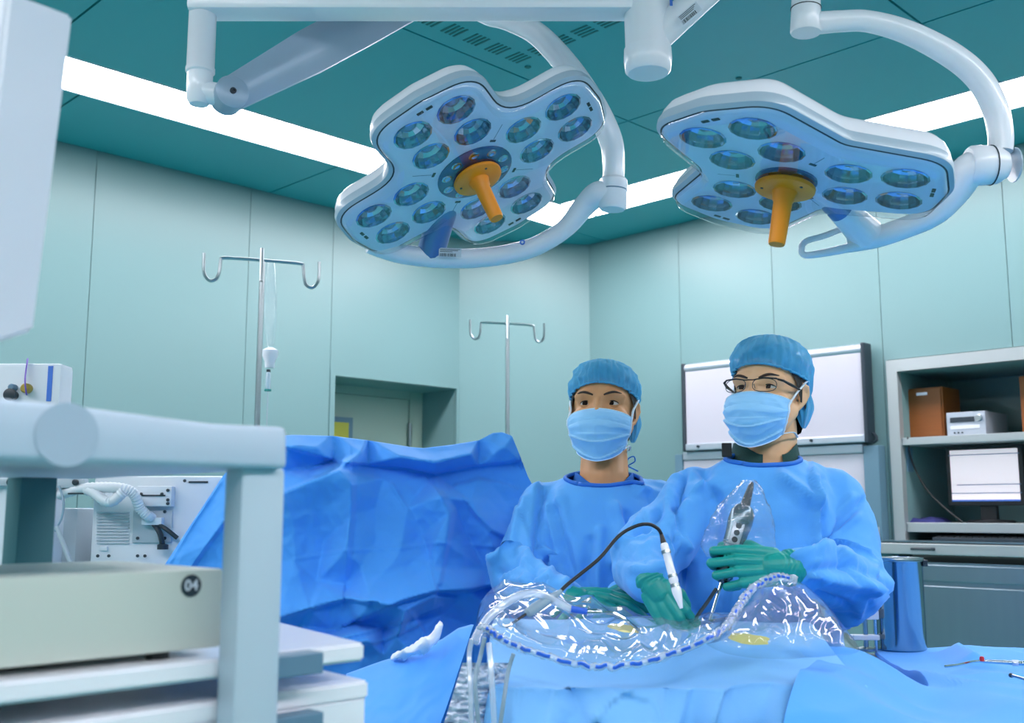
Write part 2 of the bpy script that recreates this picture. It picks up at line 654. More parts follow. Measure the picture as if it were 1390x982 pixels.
# air supply slots: groups of four slits along two sides of the diffuser square
slots = [(2.0 + .1 * k, 2.47, 0) for k in range(6)] + [(2.51, 2.37 - .1 * k, 1) for k in range(5)]
slots += [(1.0 + .1 * k, 2.47, 0) for k in range(10)] + [(2.51, 1.87 - .1 * k, 1) for k in range(5)]
for a, b, d in slots:
    g = MB()
    for k in range(4):
        o = (k - 1.5) * .018
        # slits run the same way in every group
        g.box((a + o - .004, b - .036, H - .0015), (a + o + .004, b + .036, H + .004))
    g.build('air_slot', 'ceiljoint', ceiling)
for a, b in [(2.58, 2.5), (3.2, 2.02), (3.22, 1.4)]:
    MB().lathe([(0, .012), (.004, .012), (.006, .009)], (a, b, H + .002), (a, b, H - .02), 12).build('fixing_screw', 'ceiljoint', ceiling)

# ---- wall with the door (b = WL)
D0, D1, DZ, DR = 3.17, 4.012, 2.015, .30     # door opening, reveal depth
wl = MB()
wl.box((LO, WL + .01, 0), (D0, WL + .14, H)).box((D1, WL + .01, 0), (CA + .1, WL + .14, H)).box((D0, WL + .01, DZ), (D1, WL + .14, H))
wall_left = struct(wl.build('wall_left', 'joint', ab=True))


def wl_panel(a0, a1, z0, z1):
    MB().box((a0 + .0016, WL - .002, z0), (a1 - .0016, WL + .0105, z1)).build('wall_panel', 'wall', wall_left)


seams = [LO, -1.21, -.44, .33, 1.1, 1.872, 2.645, 3.14]
for a0, a1 in zip(seams, seams[1:]):
    wl_panel(a0, a1, 0, H)
wl_panel(3.14, CA, DZ + .03, H)
# reveal of the door recess and its trim
rv = MB()
rv.box((D0 - .02, WL + .012, 0), (D0 + .002, WL + DR + .06, DZ)).box((D1 - .002, WL + .012, 0), (D1 + .02, WL + DR + .06, DZ))
rv.box((D0 - .02, WL + .012, DZ - .002), (D1 + .02, WL + DR + .06, DZ + .02))
rv.build('reveal', 'wall', wall_left)
tr = MB()
tr.box((D0 - .03, WL - .008, 0), (D0, WL + .012, DZ + .03)).box((D1, WL - .008, 0), (CA - .002, WL + .012, DZ + .03)).box((D0, WL - .008, DZ), (D1, WL + .012, DZ + .03))
struct(tr.build('trim_1', 'wall', ab=True))
door = struct(abbox((D0 + .002, WL + DR, .01), (D1 - .1, WL + DR + .045, DZ - .05), 'door_1', 'doorpaint'))
fr = MB()
fr.box((D1 - .098, WL + DR - .01, 0), (D1 - .002, WL + DR + .05, DZ - .002)).box((D0 + .002, WL + DR - .01, DZ - .048), (D1 - .1, WL + DR + .05, DZ - .002))
fr.build('door_frame', 'doorpaint', door)
MB().box((3.18, WL + DR - .012, 1.2), (3.505, WL + DR + .001, 1.835)).build('window_frame', 'bluegrey2', door)
MB().box((3.2, WL + DR - .016, 1.23), (3.475, WL + DR - .0125, 1.805)).build('pane', 'windowyellow', door)
for z in (1.70, .35):
    MB().lathe([(0, .012), (.13, .012)], (D1 - .1, WL + DR - .014, z), (D1 - .1, WL + DR - .014, z + .2), 12).build('hinge', 'steel', door)

# ---- chamfered corner
ca, cb = Vector((CA, WL, 0)), Vector((WR, CB, 0))
cd = (cb - ca).normalized()
cn = Vector((-cd.y, cd.x, 0))            # points out of the room
wc = MB()
q = [ca - cn * .0, cb - cn * .0, cb + cn * .1, ca + cn * .1]
wc.add([(p.x, p.y, 0) for p in q] + [(p.x, p.y, H) for p in q], [(0, 3, 2, 1), (4, 5, 6, 7), (0, 1, 5, 4), (1, 2, 6, 5), (2, 3, 7, 6), (3, 0, 4, 7)])
struct(wc.build('wall_corner', 'wall', ab=True))

# ---- wall with the film viewers and the cabinet niche (a = WR)
N1, N0, NZ = 2.145, .70, 1.957            # niche opening in b, top in z
wr = MB()
wr.box((WR + .01, N1 + .045, 0), (WR + .14, CB + .1, H)).box((WR + .01, LO, 0), (WR + .14, N0 - .045, H)).box((WR + .01, N0 - .045, NZ + .05), (WR + .14, N1 + .045, H))
wall_right = struct(wr.build('wall_right', 'joint', ab=True))


def wr_panel(b0, b1, z0, z1):
    MB().box((WR - .002, b0 + .0016, z0), (WR + .0105, b1 - .0016, z1)).build('wall_panel', 'wall', wall_right)


for b0, b1 in [(3.364, 4.02), (2.785, 3.364), (2.215, 2.785)]:
    wr_panel(b0, b1, 0, H)
for b0, b1 in [(1.635, 2.215), (1.055, 1.635), (.475, 1.055)]:
    wr_panel(b0, b1, NZ + .06, H)
wr_panel(N1 + .05, 2.215, 0, NZ + .06)
wr_panel(.475, N0 - .05, 0, NZ + .06)
for b0, b1 in [(-.1, .475), (-.68, -.1), (-1.26, -.68), (LO, -1.26)]:
    wr_panel(b0, b1, 0, H)
# ---- walls behind the camera
struct(abbox((LO - .12, LO, 0), (LO, WL, H), 'wall_back', 'wall'))
struct(abbox((LO, LO - .12, 0), (WR, LO, H), 'wall_side', 'wall'))
struct(abbox((LO, WL - .016, 0), (D0 - .03, WL - .003, .1), 'baseboard_left', 'bluegrey2'))

# ================================================================== built-in cabinet with shelves
cab = thing('built_in_cabinet', 'stainless steel cabinet with open shelves built into the green wall', 'cabinet', (WR + .2, (N0 + N1) / 2, 0), ab=True)
f = MB()
f.box((WR - .02, N1, 1.19), (WR + .02, N1 + .05, NZ + .055)).box((WR - .02, N0 - .05, 1.19), (WR + .02, N0, NZ + .055)).box((WR - .02, N0, NZ), (WR + .02, N1, NZ + .055))
f.build('frame', 'satin', cab)
b = MB()
b.box((5.2, N0, 1.19), (5.22, N1, NZ)).box((WR + .02, N1, 1.19), (5.22, N1 + .015, NZ)).box((WR + .02, N0 - .015, 1.19), (5.22, N0, NZ)).box((WR + .02, N0, NZ), (5.22, N1, NZ + .015))
b.build('lining', 'wall', cab)
for z0, z1, a0 in [(1.618, 1.652, WR - .005), (1.228, 1.27, WR - .005)]:
    MB().box((a0, N0, z0), (5.2, N1, z1), bevel=.003).build('shelf', 'satin', cab)
MB().box((4.60, N0 - .05, 0), (5.2, 2.235, 1.10)).build('body', 'steelblue', cab)
MB().box((4.59, N0 - .06, 1.185), (5.2, 2.24, 1.192)).build('counter', 'steelblue', cab)
dr = MB().box((4.585, N0 - .05, 1.132), (4.62, 2.243, 1.18), bevel=.004).build('drawer', 'satin', cab)
hb = 2.04
MB().tube([(4.585, hb + .05, 1.157), (4.568, hb + .045, 1.157), (4.568, hb - .045, 1.157), (4.585, hb - .05, 1.157)], .006, 8).build('handle', 'charcoal', dr)
for b0, b1 in [(1.47, 2.225), (N0 - .04, 1.46)]:
    d_ = MB().box((4.582, b0, .09), (4.601, b1, 1.0), bevel=.003).build('door', 'steelblue', cab)
    MB().tube([(4.582, b0 + .06, .7), (4.56, b0 + .06, .7), (4.56, b0 + .06, .55), (4.582, b0 + .06, .55)], .006, 8).build('handle', 'steel', d_)
MB().box((4.588, N0 - .05, 1.02), (4.602, 2.23, 1.09), bevel=.003).build('fascia', 'steelblue', cab)


def onplane_a(px, py, a):
    """room point at pixel on the plane a = const"""
    d = AB(ray(px, py))
    t = a / d.x
    return Vector((a, d.y * t, HC + d.z * t))


def rbox(px0, px1, z0, z1, a0, depth):
    b1 = onplane_a(px0, 560, a0).y
    b0 = onplane_a(px1, 560, a0).y
    return (a0, b0, z0), (a0 + depth, b1, z1)


SH1, SH2 = 1.652, 1.27
# loudspeaker
lo, hi = rbox(1227, 1281, SH1, 1.885, 4.76, .19)
sp = thing('loudspeaker', 'brown wooden loudspeaker beside the silver stereo on the upper shelf', 'speaker', ((lo[0] + hi[0]) / 2, (lo[1] + hi[1]) / 2, SH1), ab=True)
MB().box(lo, hi, bevel=.004).build('cabinet', 'wood', sp)
MB().box((lo[0] - .006, lo[1] + .008, lo[2] + .008), (lo[0], hi[1] - .008, hi[2] - .008), bevel=.002).build('grille', 'wood', sp)
MB().box((lo[0] - .009, (lo[1] + hi[1]) / 2 - .025, hi[2] - .035), (lo[0] - .0065, (lo[1] + hi[1]) / 2 + .025, hi[2] - .022)).build('badge', 'silver', sp)
lo, hi = rbox(1386, 1450, SH1, 1.9, 4.76, .19)
sp = thing('loudspeaker', 'brown wooden loudspeaker cut off at the far end of the upper shelf', 'speaker', ((lo[0] + hi[0]) / 2, (lo[1] + hi[1]) / 2, SH1), ab=True)
MB().box(lo, hi, bevel=.004).build('cabinet', 'wood', sp)
MB().box((lo[0] - .006, lo[1] + .008, lo[2] + .008), (lo[0], hi[1] - .008, hi[2] - .008), bevel=.002).build('grille', 'wood', sp)
lo, hi = rbox(1219, 1226.5, SH1, 1.86, 4.8, .2)
tag(MB().box(lo, hi, bevel=.003).build('file_box', 'black', ab=True), 'black upright file box between shelf side and brown loudspeaker', 'box')
# stereo
lo, hi = rbox(1284, 1337, SH1, 1.76, 4.74, .26)
st = thing('stereo_unit', 'silver compact stereo with round knob on the upper shelf', 'stereo', ((lo[0] + hi[0]) / 2, (lo[1] + hi[1]) / 2, SH1), ab=True)
MB().box(lo, hi, bevel=.004).build('body', 'silver', st)
w = hi[1] - lo[1]
MB().box((lo[0] - .003, hi[1] - w * .72, SH1 + .062), (lo[0] + .001, hi[1] - w * .1, SH1 + .085)).build('display', 'charcoal', st)
MB().lathe([(0, .016), (.012, .015), (.014, .012)], (lo[0], lo[1] + w * .16, SH1 + .078), (lo[0] - .1, lo[1] + w * .16, SH1 + .078), 16).build('knob', 'steel', st)
MB().box((lo[0] - .003, hi[1] - w * .85, SH1 + .032), (lo[0] + .001, hi[1] - w * .1, SH1 + .048)).build('disc_tray', 'offwhite', st)
for k in range(3):
    MB().lathe([(0, .004), (.004, .004)], (lo[0], hi[1] - w * (.2 + .1 * k), SH1 + .016), (lo[0] - .1, hi[1] - w * (.2 + .1 * k), SH1 + .016), 8).build('button', 'charcoal', st)
# monitor
lo, hi = rbox(1280, 1384, 1.345, 1.61, 4.78, .045)
mo = thing('desktop_monitor', 'black flat computer monitor with lit white screen on the middle shelf', 'monitor', (4.82, (lo[1] + hi[1]) / 2, SH2), ab=True)
MB().box(lo, hi, bevel=.006).build('housing', 'black', mo)
MB().box((lo[0] - .0015, lo[1] + .02, lo[2] + .022), (lo[0] + .0005, hi[1] - .02, hi[2] - .018)).build('screen', 'screen', mo)
for z, f0, f1 in [(1.437, .13, .96), (1.400, .06, .96), (1.57, .04, .96)]:
    w = hi[1] - lo[1]
    MB().box((lo[0] - .003, hi[1] - w * f1, z - .002), (lo[0] - .0015, hi[1] - w * f0, z + .002)).build('screen_text_line', 'screenline', mo)
MB().box((lo[0] - .003, lo[1] + .02, lo[2] + .019), (lo[0] - .0015, hi[1] - .02, lo[2] + .026)).build('screen_task_bar', 'blueprint', mo)
mc = (lo[1] + hi[1]) / 2
MB().box((4.80, mc - .035, SH2 + .01), (4.83, mc + .035, 1.36), bevel=.004).build('neck', 'black', mo)
MB().lathe([(0, .1), (.006, .1), (.012, .09), (.014, .03)], (4.83, mc, SH2), (4.83, mc, SH2 + 1), 24).build('foot', 'black', mo)
# cable and cloth on the shelf
cb_ = [onplane_a(x, y, 4.72 if i else 4.66) for i, (x, y) in enumerate([(1232, 594), (1236, 620), (1246, 645), (1262, 670), (1285, 692), (1306, 705)])]
cb_[-1].z = SH2 + .004
tag(MB().tube(cat_rom(cb_), .004, 8).build('speaker_cable', 'black', smooth=True, ab=True), 'thin black cable hanging from the upper shelf past the monitor', 'cable')


def rumple(a0, a1, b0, b1, z, hgt, seed, nu=24, nv=16):
    def fn(u, v):
        e = min(1, 6 * min(u, 1 - u, v, 1 - v)) if min(u, 1 - u, v, 1 - v) > 0 else 0
        n = noise.noise(Vector((u * 3 + seed, v * 3, seed))) * .5 + .5
        return (a0 + (a1 - a0) * u, b0 + (b1 - b0) * v, z + .001 + e * hgt * (.35 + n))
    return MB().grid(fn, nu, nv)


b1 = onplane_a(1226, 700, 4.75).y
b0 = onplane_a(1276, 700, 4.75).y
tag(rumple(4.70, 4.9, b0, b1, SH2, .022, 3.1).build('folded_cloth', pm('navy_cloth', '2a2f6e', .9, var=.15, vscale=20), smooth='all', ab=True), 'navy blue cloth lying beside the monitor foot', 'cloth')
lo, hi = rbox(1256, 1380, 1.192, 1.207, 4.64, .14)
kb = thing('keyboard', 'dark computer keyboard on the pull-out tray', 'keyboard', ((lo[0] + hi[0]) / 2, (lo[1] + hi[1]) / 2, 1.192), ab=True)
MB().box(lo, hi, bevel=.003).build('case', 'charcoal', kb)
kk = MB()
for i in range(14):
    for j in range(5):
        w = (hi[1] - lo[1] - .02) / 14
        kk.box((lo[0] + .012 + j * .024, lo[1] + .01 + i * w, hi[2]), (lo[0] + .032 + j * .024, lo[1] + .01 + (i + .85) * w, hi[2] + .006))
kk.build('keys', 'black', kb)['kind'] = 'stuff'
tag(MB().box((4.70, N1 - .0035, 1.50), (4.76, N1 - .0005, 1.61)).build('paper_note', 'bluegrey', ab=True), 'blue grey note stuck to the cabinet side under the upper shelf', 'note')

# ================================================================== film viewers on the wall
v = thing('film_viewer', 'upper white film viewer with silver rails and dark ends', 'film viewer', (WR, 2.79, 1.64), ab=True)
V0, V1 = 2.262, 3.30
MB().box((WR - .085, V0 + .02, 1.668), (WR - .02, V1 - .02, 2.068), bevel=.004).build('light_panel', 'filmwhite', v)
MB().tube([(WR - .066, V0 + .018, 2.072), (WR - .066, V1 - .018, 2.072)], .026, 16).build('top_rail', 'silver', v, smooth=True)
MB().box((WR - .094, V0 + .018, 1.636), (WR - .02, V1 - .018, 1.672), bevel=.006).build('bottom_rail', 'silver', v)
for b0 in (V0, V1 - .02):
    MB().box((WR - .096, b0, 1.632), (WR - .018, b0 + .02, 2.1), bevel=.008).build('end_cap', 'charcoal', v)
for b0 in (2.55, 3.2):
    MB().lathe([(0, .008), (.008, .007)], (WR - .094, b0, 1.655), (WR - .2, b0, 1.655), 10).build('switch', 'charcoal', v)
MB().tube([(WR - .05, V0 - .002, 1.68), (WR - .05, V0 - .02, 1.66), (WR - .05, V0 - .02, 1.645), (WR - .05, V0 - .002, 1.635)], .006, 8).build('hook', 'charcoal', v)
for b0 in (2.4, 2.8, 3.15):
    MB().box((WR - .02, b0, 1.7), (WR - .002, b0 + .05, 2.04)).build('bracket', 'charcoal', v)
v = thing('film_viewer', 'lower white film viewer in slate blue frame under the upper one', 'film viewer', (WR, 2.79, 1.16), ab=True)
MB().box((WR - .06, 2.305, 1.19), (WR - .02, 3.32, 1.585), bevel=.003).build('light_panel', 'filmwhite', v)
MB().box((WR - .068, 2.305, 1.587), (WR - .02, 3.32, 1.63), bevel=.006).build('top_rail', 'silver', v)
MB().box((WR - .068, 2.305, 1.15), (WR - .02, 3.32, 1.188), bevel=.006).build('bottom_rail', 'silver', v)
for b0, b1 in ((2.228, 2.303), (3.322, 3.37)):
    MB().box((WR - .07, b0, 1.14), (WR - .002, b1, 1.62), bevel=.004).build('end_panel', 'bluegrey2', v)
MB().box((WR - .076, 2.24, 1.2), (WR - .07, 2.262, 1.25)).build('latch', 'silver', v)
for b0 in (2.4, 2.8, 3.15):
    MB().box((WR - .02, b0, 1.2), (WR - .002, b0 + .05, 1.58)).build('bracket', 'charcoal', v)

# ================================================================== drip stands
def iv_pole(px, pytop, Y, label, tilt, hook_px, pr):
    top = P(px, pytop, Y)
    t = thing('drip_stand', label, 'drip stand', (top.x, top.y, 0), 'drip stands')
    MB().tube([(top.x, top.y, .12), (top.x, top.y, 1.55)], pr * 1.25, 14).build('pole', 'steel', t, smooth=True)
    MB().tube([(top.x, top.y, 1.5), (top.x, top.y, top.z - .04)], pr, 14).build('inner_pole', 'steel', t, smooth=True)
    k = Y / FPX
    dz = -.05
    h = MB().tube([(top.x, top.y - pr - .003, top.z - .11), (top.x, top.y - pr - .003, top.z), (top.x, top.y - pr - .003, top.z + .004)], .007, 8).build('hook_bracket', 'steel', t, smooth=True)
    for s in (-1, 1):
        L = hook_px * k
        z0 = top.z - .035
        dy = s * tilt
        pts = [(0, 0), (.3 * L, -.0), (.62 * L, -.002), (.66 * L, -.01), (.68 * L, -.05), (.72 * L, -.075), (.80 * L, -.083), (.87 * L, -.075), (.92 * L, -.05), (.925 * L, .01)]
        MB().tube(cat_rom([(top.x + s * d, top.y + dy * d, z0 + z) for d, z in pts], 4), .0055, 8).build('hook', 'steel', t, smooth=True)
    for k5 in range(5):
        a = 2 * PI * k5 / 5 + .3
        MB().tube([(top.x, top.y, .13), (top.x + .14 * math.cos(a), top.y + .14 * math.sin(a), .11), (top.x + .29 * math.cos(a), top.y + .29 * math.sin(a), .07)], .014, 8).build('leg', 'steel', t, smooth=True)
        c = Vector((top.x + .29 * math.cos(a), top.y + .29 * math.sin(a), .032))
        ax = Vector((-math.sin(a), math.cos(a), 0))
        MB().lathe([(0, .02), (.003, .032), (.02, .032), (.023, .02)], c - ax * .0115, c + ax, 14).build('castor', 'charcoal', t, smooth=True)
    MB().lathe([(0, .03), (.04, .03), (.05, .02)], (top.x, top.y, .1), (top.x, top.y, 1), 16).build('hub', 'charcoal', t, smooth=True)
    return t, top


ivA, tA = iv_pole(357, 340, 3.5, 'tall steel drip stand with a clear infusion bag behind the cart', .35, 80, .0095)
ivB, tB = iv_pole(689, 430, 5.05, 'steel drip stand without a bag standing before the chamfered corner', .3, 55, .0095)
# infusion bag behind the first pole
bg = thing('infusion_bag', 'clear infusion bag with white port and drip chamber on the drip stand', 'infusion bag', P(368, 560, 3.56))


def bagfn(u, v):
    py = 352 + 118 * v
    wpx = 9 * math.sin(PI * min(1, max(0.06, v * .93 + .04))) ** .35
    c = P(367, py, 3.57)
    a = 2 * PI * u
    return c + Vector((math.cos(a) * wpx / FPX * 3.57, math.sin(a) * .014, 0))


MB().grid(bagfn, 20, 16, True).build('bag', 'sleeve', bg, smooth='all')
c0 = P(367, 472, 3.57)
MB().lathe([(0, .010), (.01, .027), (.03, .027), (.045, .018), (.07, .016)], c0, c0 - Vector((0, 0, 1)), 16).build('port', 'white', bg, smooth=True)
c1 = P(364.5, 502, 3.57)
MB().lathe([(0, .007), (.008, .007)], c1, c1 - Vector((0, 0, 1)), 12).build('spike', 'charcoal', bg)
MB().lathe([(0, .006), (.005, .009), (.055, .009), (.06, .005)], c1 - Vector((0, 0, .009)), c1 - Vector((0, 0, 1)), 14).build('drip_chamber', 'tube', bg, smooth=True)
MB().lathe([(0, .012), (.006, .012)], c1 - Vector((0, 0, .068)), c1 - Vector((0, 0, 1)), 12).build('collar', 'glove', bg)
MB().tube([c1 - Vector((0, 0, .07)), c1 - Vector((0, 0, .4)), c1 - Vector((.02, 0, .7))], .002, 6).build('line', 'tube', bg)

# ================================================================== surgical lamps
def fillet(poly, seg=6):
    """closed 2-d polygon of (x, y, radius) with rounded corners"""
    out = []
    n = len(poly)
    for i in range(n):
        p = Vector(poly[i][:2])
        r = poly[i][2]
        a = Vector(poly[i - 1][:2]) - p
        b = Vector(poly[(i + 1) % n][:2]) - p
        la, lb = a.length, b.length
        a.normalize()
        b.normalize()
        half = math.acos(max(-1, min(1, a.dot(b)))) / 2
        if r <= 0 or half > PI / 2 - .02:
            out.append(p)
            continue
        d = min(r / math.tan(half), la * .48, lb * .48)
        p0, p1 = p + a * d, p + b * d
        for k in range(seg + 1):
            t = k / seg
            out.append((1 - t) ** 2 * p0 + 2 * t * (1 - t) * p + t * t * p1)
    # even spacing
    res, step = [], .009
    m = len(out)
    for i in range(m):
        a, b = out[i], out[(i + 1) % m]
        k = max(1, int((b - a).length / step))
        for j in range(k):
            res.append(a + (b - a) * (j / k))
    return res


def offset(poly, d):
    n = len(poly)
    o = []
    for i in range(n):
        t = (poly[(i + 1) % n] - poly[i - 1]).normalized()
        o.append(poly[i] + Vector((-t.y, t.x)) * d)      # + = inwards for a counter-clockwise loop
    return o


def loft(rings):
    b = MB()
    n = len(rings[0])
    vs = [p for r in rings for p in r]
    fs = [(j * n + i, j * n + (i + 1) % n, (j + 1) * n + (i + 1) % n, (j + 1) * n + i) for j in range(len(rings) - 1) for i in range(n)]
    return b.add(vs, fs)


def surgical_lamp(label, Mx, outline, lenses, vents, seams, disc_r, small):
    """lamp head: local z is the way the light faces"""
    org = Mx @ Vector((0, 0, 0))
    t = thing('surgical_lamp', label, 'surgical lamp', org, 'surgical lamps')

    def ring(poly, z):
        return [Mx @ Vector((p.x, p.y, z)) for p in poly]
    # housing: flat-sided rim, rounded back
    o2 = outline
    prof = [(-.012, -.004), (-.020, -.010), (-.020, -.022), (-.016, -.030)]
    loft([ring(offset(o2, d), z) for d, z in prof]).build('rim', 'band', t, smooth=True)
    back = [(-.016, -.030), (-.013, -.040), (-.004, -.056), (.010, -.068), (.026, -.075), (.042, -.078)]
    h = loft([ring(offset(o2, d), z) for d, z in back])
    h.build('housing', 'white', t, smooth=True)
    # back closing plate
    lastp = offset(o2, .042)
    fan = MB().add([Mx @ Vector((0, 0, -.084))] + ring(lastp, -.078), [(0, i + 1, (i + 1) % len(lastp) + 1) for i in range(len(lastp))])
    fan.build('back_plate', 'white', t, smooth='all')
    loft([ring(offset(o2, d), z) for d, z in [(-.0085, -.003), (-.0125, -.0045)]]).build('seal', 'charcoal', t, smooth=True)
    # lens panel with holes
    bm = bmesh.new()
    edges = []

    def loop(pts, z=0.0):
        vs = [bm.verts.new((p[0], p[1], z)) for p in pts]
        for i in range(len(vs)):
            edges.append(bm.edges.new((vs[i], vs[(i + 1) % len(vs)])))
    loop(offset(o2, .002))
    LR = .0435
    circ = [(math.cos(2 * PI * k / 28), math.sin(2 * PI * k / 28)) for k in range(28)]
    for (x, y) in lenses:
        loop([(x + LR * c, y + LR * s) for c, s in circ])
    bmesh.ops.triangle_fill(bm, use_beauty=True, use_dissolve=False, edges=edges, normal=(0, 0, 1))
    bm.verts.index_update()
    pm_ = MB()
    pm_.add([Mx @ v.co for v in bm.verts], [tuple(v.index for v in f.verts) for f in bm.faces])
    bm.free()
    loft([ring(offset(o2, d), z) for d, z in [(.002, 0.0), (-.004, -.0008), (-.0085, -.003)]]).build('panel_edge', 'panel', t, smooth=True)
    pm_.build('lens_panel', 'panel', t)
    # lenses: faceted reflector cup, glass dome core
    rnd = random.Random(5)
    for (x, y) in lenses:
        c = MB()
        nf = 14
        rot = rnd.random()
        rings = []
        for rr, z in [(LR + .001, .0008), (LR - .003, .002), (LR - .004, -.006), (LR * .8, -.022), (LR * .5, -.033), (.009, -.036)]:
            rings.append([Mx @ Vector((x + rr * math.cos(2 * PI * (k + rot) / nf), y + rr * math.sin(2 * PI * (k + rot) / nf), z)) for k in range(nf)])
        lens = loft(rings).build('lens', 'reflector', t)
        d = MB().lathe([(0, .022), (.006, .021), (.013, .016), (.018, .008), (.0195, .001)], Mx @ Vector((x, y, -.034)), Mx @ Vector((x, y, 1)), 16).build('lens_core', 'led', lens, smooth='all')
    # centre disc with small lenses
    MB().lathe([(-.004, disc_r), (.003, disc_r), (.0045, disc_r - .003), (.0045, .02)], Mx @ Vector((0, 0, 0)), Mx @ Vector((0, 0, 1)), 40).build('centre_disc', 'darkblue', t, smooth=True)
    for k in range(small):
        a = 2 * PI * k / small
        c = Mx @ Vector(((disc_r - .019) * math.cos(a), (disc_r - .019) * math.sin(a), .0045))
        MB().lathe([(0, .0125), (.002, .0125), (.0025, .009), (.0005, .006), (.0005, .001)], c, c + (Mx.to_3x3() @ Vector((0, 0, 1))), 16).build('small_lens', 'reflector', t, smooth=True)
    # vents and indicator marks
    for (x, y, a, w_, h_) in vents:
        m2 = Mx @ Matrix.Translation((x, y, .0007)) @ Matrix.Rotation(a, 4, 'Z')
        MB().box((-w_, -h_, -.001), (w_, h_, .0008), fr=m2).build('vent_mark', 'black', t)
    for (p, q2) in seams:
        a, b_ = Vector(p), Vector(q2)
        d = (b_ - a).normalized()
        s = Vector((-d.y, d.x)) * .0009
        MB().add([Mx @ Vector((a.x + s.x, a.y + s.y, .0006)), Mx @ Vector((b_.x + s.x, b_.y + s.y, .0006)), Mx @ Vector((b_.x - s.x, b_.y - s.y, .0006)), Mx @ Vector((a.x - s.x, a.y - s.y, .0006))], [(0, 1, 2, 3)]).build('panel_seam', 'bluegrey', t)
    # clear cover: flat pane with a rounded skirt
    gl = loft([ring(offset(o2, d), z) for d, z in [(-.010, -.004), (-.008, .006), (-.002, .013), (.008, .016)]])
    inner = offset(o2, .008)
    bm = bmesh.new()
    edges = []
    loop(inner, .016)
    loop([(.062 * c, .062 * s) for c, s in circ], .016)
    bmesh.ops.triangle_fill(bm, use_beauty=True, use_dissolve=False, edges=edges, normal=(0, 0, 1))
    bm.verts.index_update()
    gl.add([Mx @ v.co for v in bm.verts], [tuple(v.index for v in f.verts) for f in bm.faces])
    bm.free()
    gl.build('clear_cover', 'glass', t, smooth=True)
    # sterile handle
    hd = MB().lathe([(.014, .03), (.014, .057), (.017, .059), (.023, .058), (.026, .052), (.027, .02)], Mx @ Vector((0, 0, 0)), Mx @ Vector((0, 0, 1)), 40).build('handle_flange', 'orange', t, smooth=True)
    MB().lathe([(.024, .026), (.034, .0225), (.044, .021), (.048, .0185), (.132, .0165), (.136, .015), (.1365, .0005)], Mx @ Vector((0, 0, 0)), Mx @ Vector((0, 0, 1)), 28).build('handle_grip', 'orange', t, smooth=True)
    for k in range(3):
        a = 2 * PI * k / 3 + .8
        c = Mx @ Vector((.045 * math.cos(a), .045 * math.sin(a), .026))
        MB().lathe([(0, .003), (.0015, .003)], c, Mx @ Vector((.045 * math.cos(a), .045 * math.sin(a), 1)), 8).build('rivet', 'charcoal', hd)
    return t


def frame_from(X, Y, Z, o):
    m = Matrix.Identity(4)
    for i, c in enumerate((X, Y, Z)):
        for k in range(3):
            m[k][i] = c[k]
    for k in range(3):
        m[k][3] = o[k]
    return m


# cross-shaped head
e1, e2 = Vector((.8701, -.2261, .4380)), Vector((.3079, .9432, -.1247))
c1_ = Vector((-.0873, 2.3778, 2.1059))
L1 = frame_from(e1, -e2, e1.cross(-e2), c1_)
W_, T_, NQ = .112, .315, .128
poly = []
for k in range(4):
    a = PI / 2 * k
    ca_, sa_ = math.cos(a), math.sin(a)
    for x, y, r in [(T_ - .006, -W_ - .006, .06), (T_ + .008, 0, .1), (T_ - .006, W_ + .006, .06), (NQ - .006, NQ - .006, .12)]:
        poly.append((x * ca_ - y * sa_, x * sa_ + y * ca_, r))
out1 = fillet(poly, 8)
r1, r2, wq = .149, .251, .0535
len1, ven1 = [], []
for k in range(4):
    a = PI / 2 * k
    for r in (r1, r2):
        for s in (-wq, wq):
            len1.append((r * math.cos(a) - s * math.sin(a), r * math.sin(a) + s * math.cos(a)))
    for s in (-.011, .011):
        r = .305
        ven1.append((r * math.cos(a) - s * math.sin(a), r * math.sin(a) + s * math.cos(a), a, .0035, .0075))
    r = .104 * 1.06
    ven1.append((r * math.cos(a + PI / 4), r * math.sin(a + PI / 4), a + PI / 4, .003, .007))
sm1 = []
for k in range(4):
    a = PI / 4 + PI / 2 * k
    sm1.append(((.115 * math.cos(a), .115 * math.sin(a)), (.165 * math.cos(a), .165 * math.sin(a))))
lampA = surgical_lamp('cross-shaped white surgical lamp head with four lens arms and orange handle', L1, out1, len1, ven1, sm1, .093, 10)

# three-lobed head
f1, f2 = Vector((.9539, -.2462, -.1718)), Vector((-.2309, -.9674, .1044))
c2_ = Vector((.5402, 2.0034, 1.9668))
L2 = frame_from(f1, f2, f1.cross(f2), c2_)
poly = []
for k, nq, nr in [(0, .185, .06), (1, .150, .07), (2, .142, .07)]:
    a = 2 * PI / 3 * k
    ca_, sa_ = math.cos(a), math.sin(a)
    for x, y, r in [(.268, -.118, .06), (.290, 0, .1), (.268, .118, .06)]:
        poly.append((x * ca_ - y * sa_, x * sa_ + y * ca_, r))
    poly.append((nq * math.cos(a + PI / 3), nq * math.sin(a + PI / 3), nr))
out2 = fillet(poly, 8)
len2, ven2, sm2 = [], [], []
for k in range(3):
    a = 2 * PI / 3 * k
    for r in (.114, .216):
        for s in (-wq, wq):
            len2.append((r * math.cos(a) - s * math.sin(a), r * math.sin(a) + s * math.cos(a)))
    for s in (-.011, .011):
        r = .272
        ven2.append((r * math.cos(a) - s * math.sin(a), r * math.sin(a) + s * math.cos(a), a, .0035, .0075))
    b_ = a + PI / 3
    ven2.append((.095 * math.cos(b_), .095 * math.sin(b_), b_, .003, .007))
    sm2.append(((.1 * math.cos(b_), .1 * math.sin(b_)), (.135 * math.cos(b_), .135 * math.sin(b_))))
lampB = surgical_lamp('three-lobed white surgical lamp head with orange handle above the bespectacled surgeon', L2, out2, len2, ven2, sm2, .060, 6)


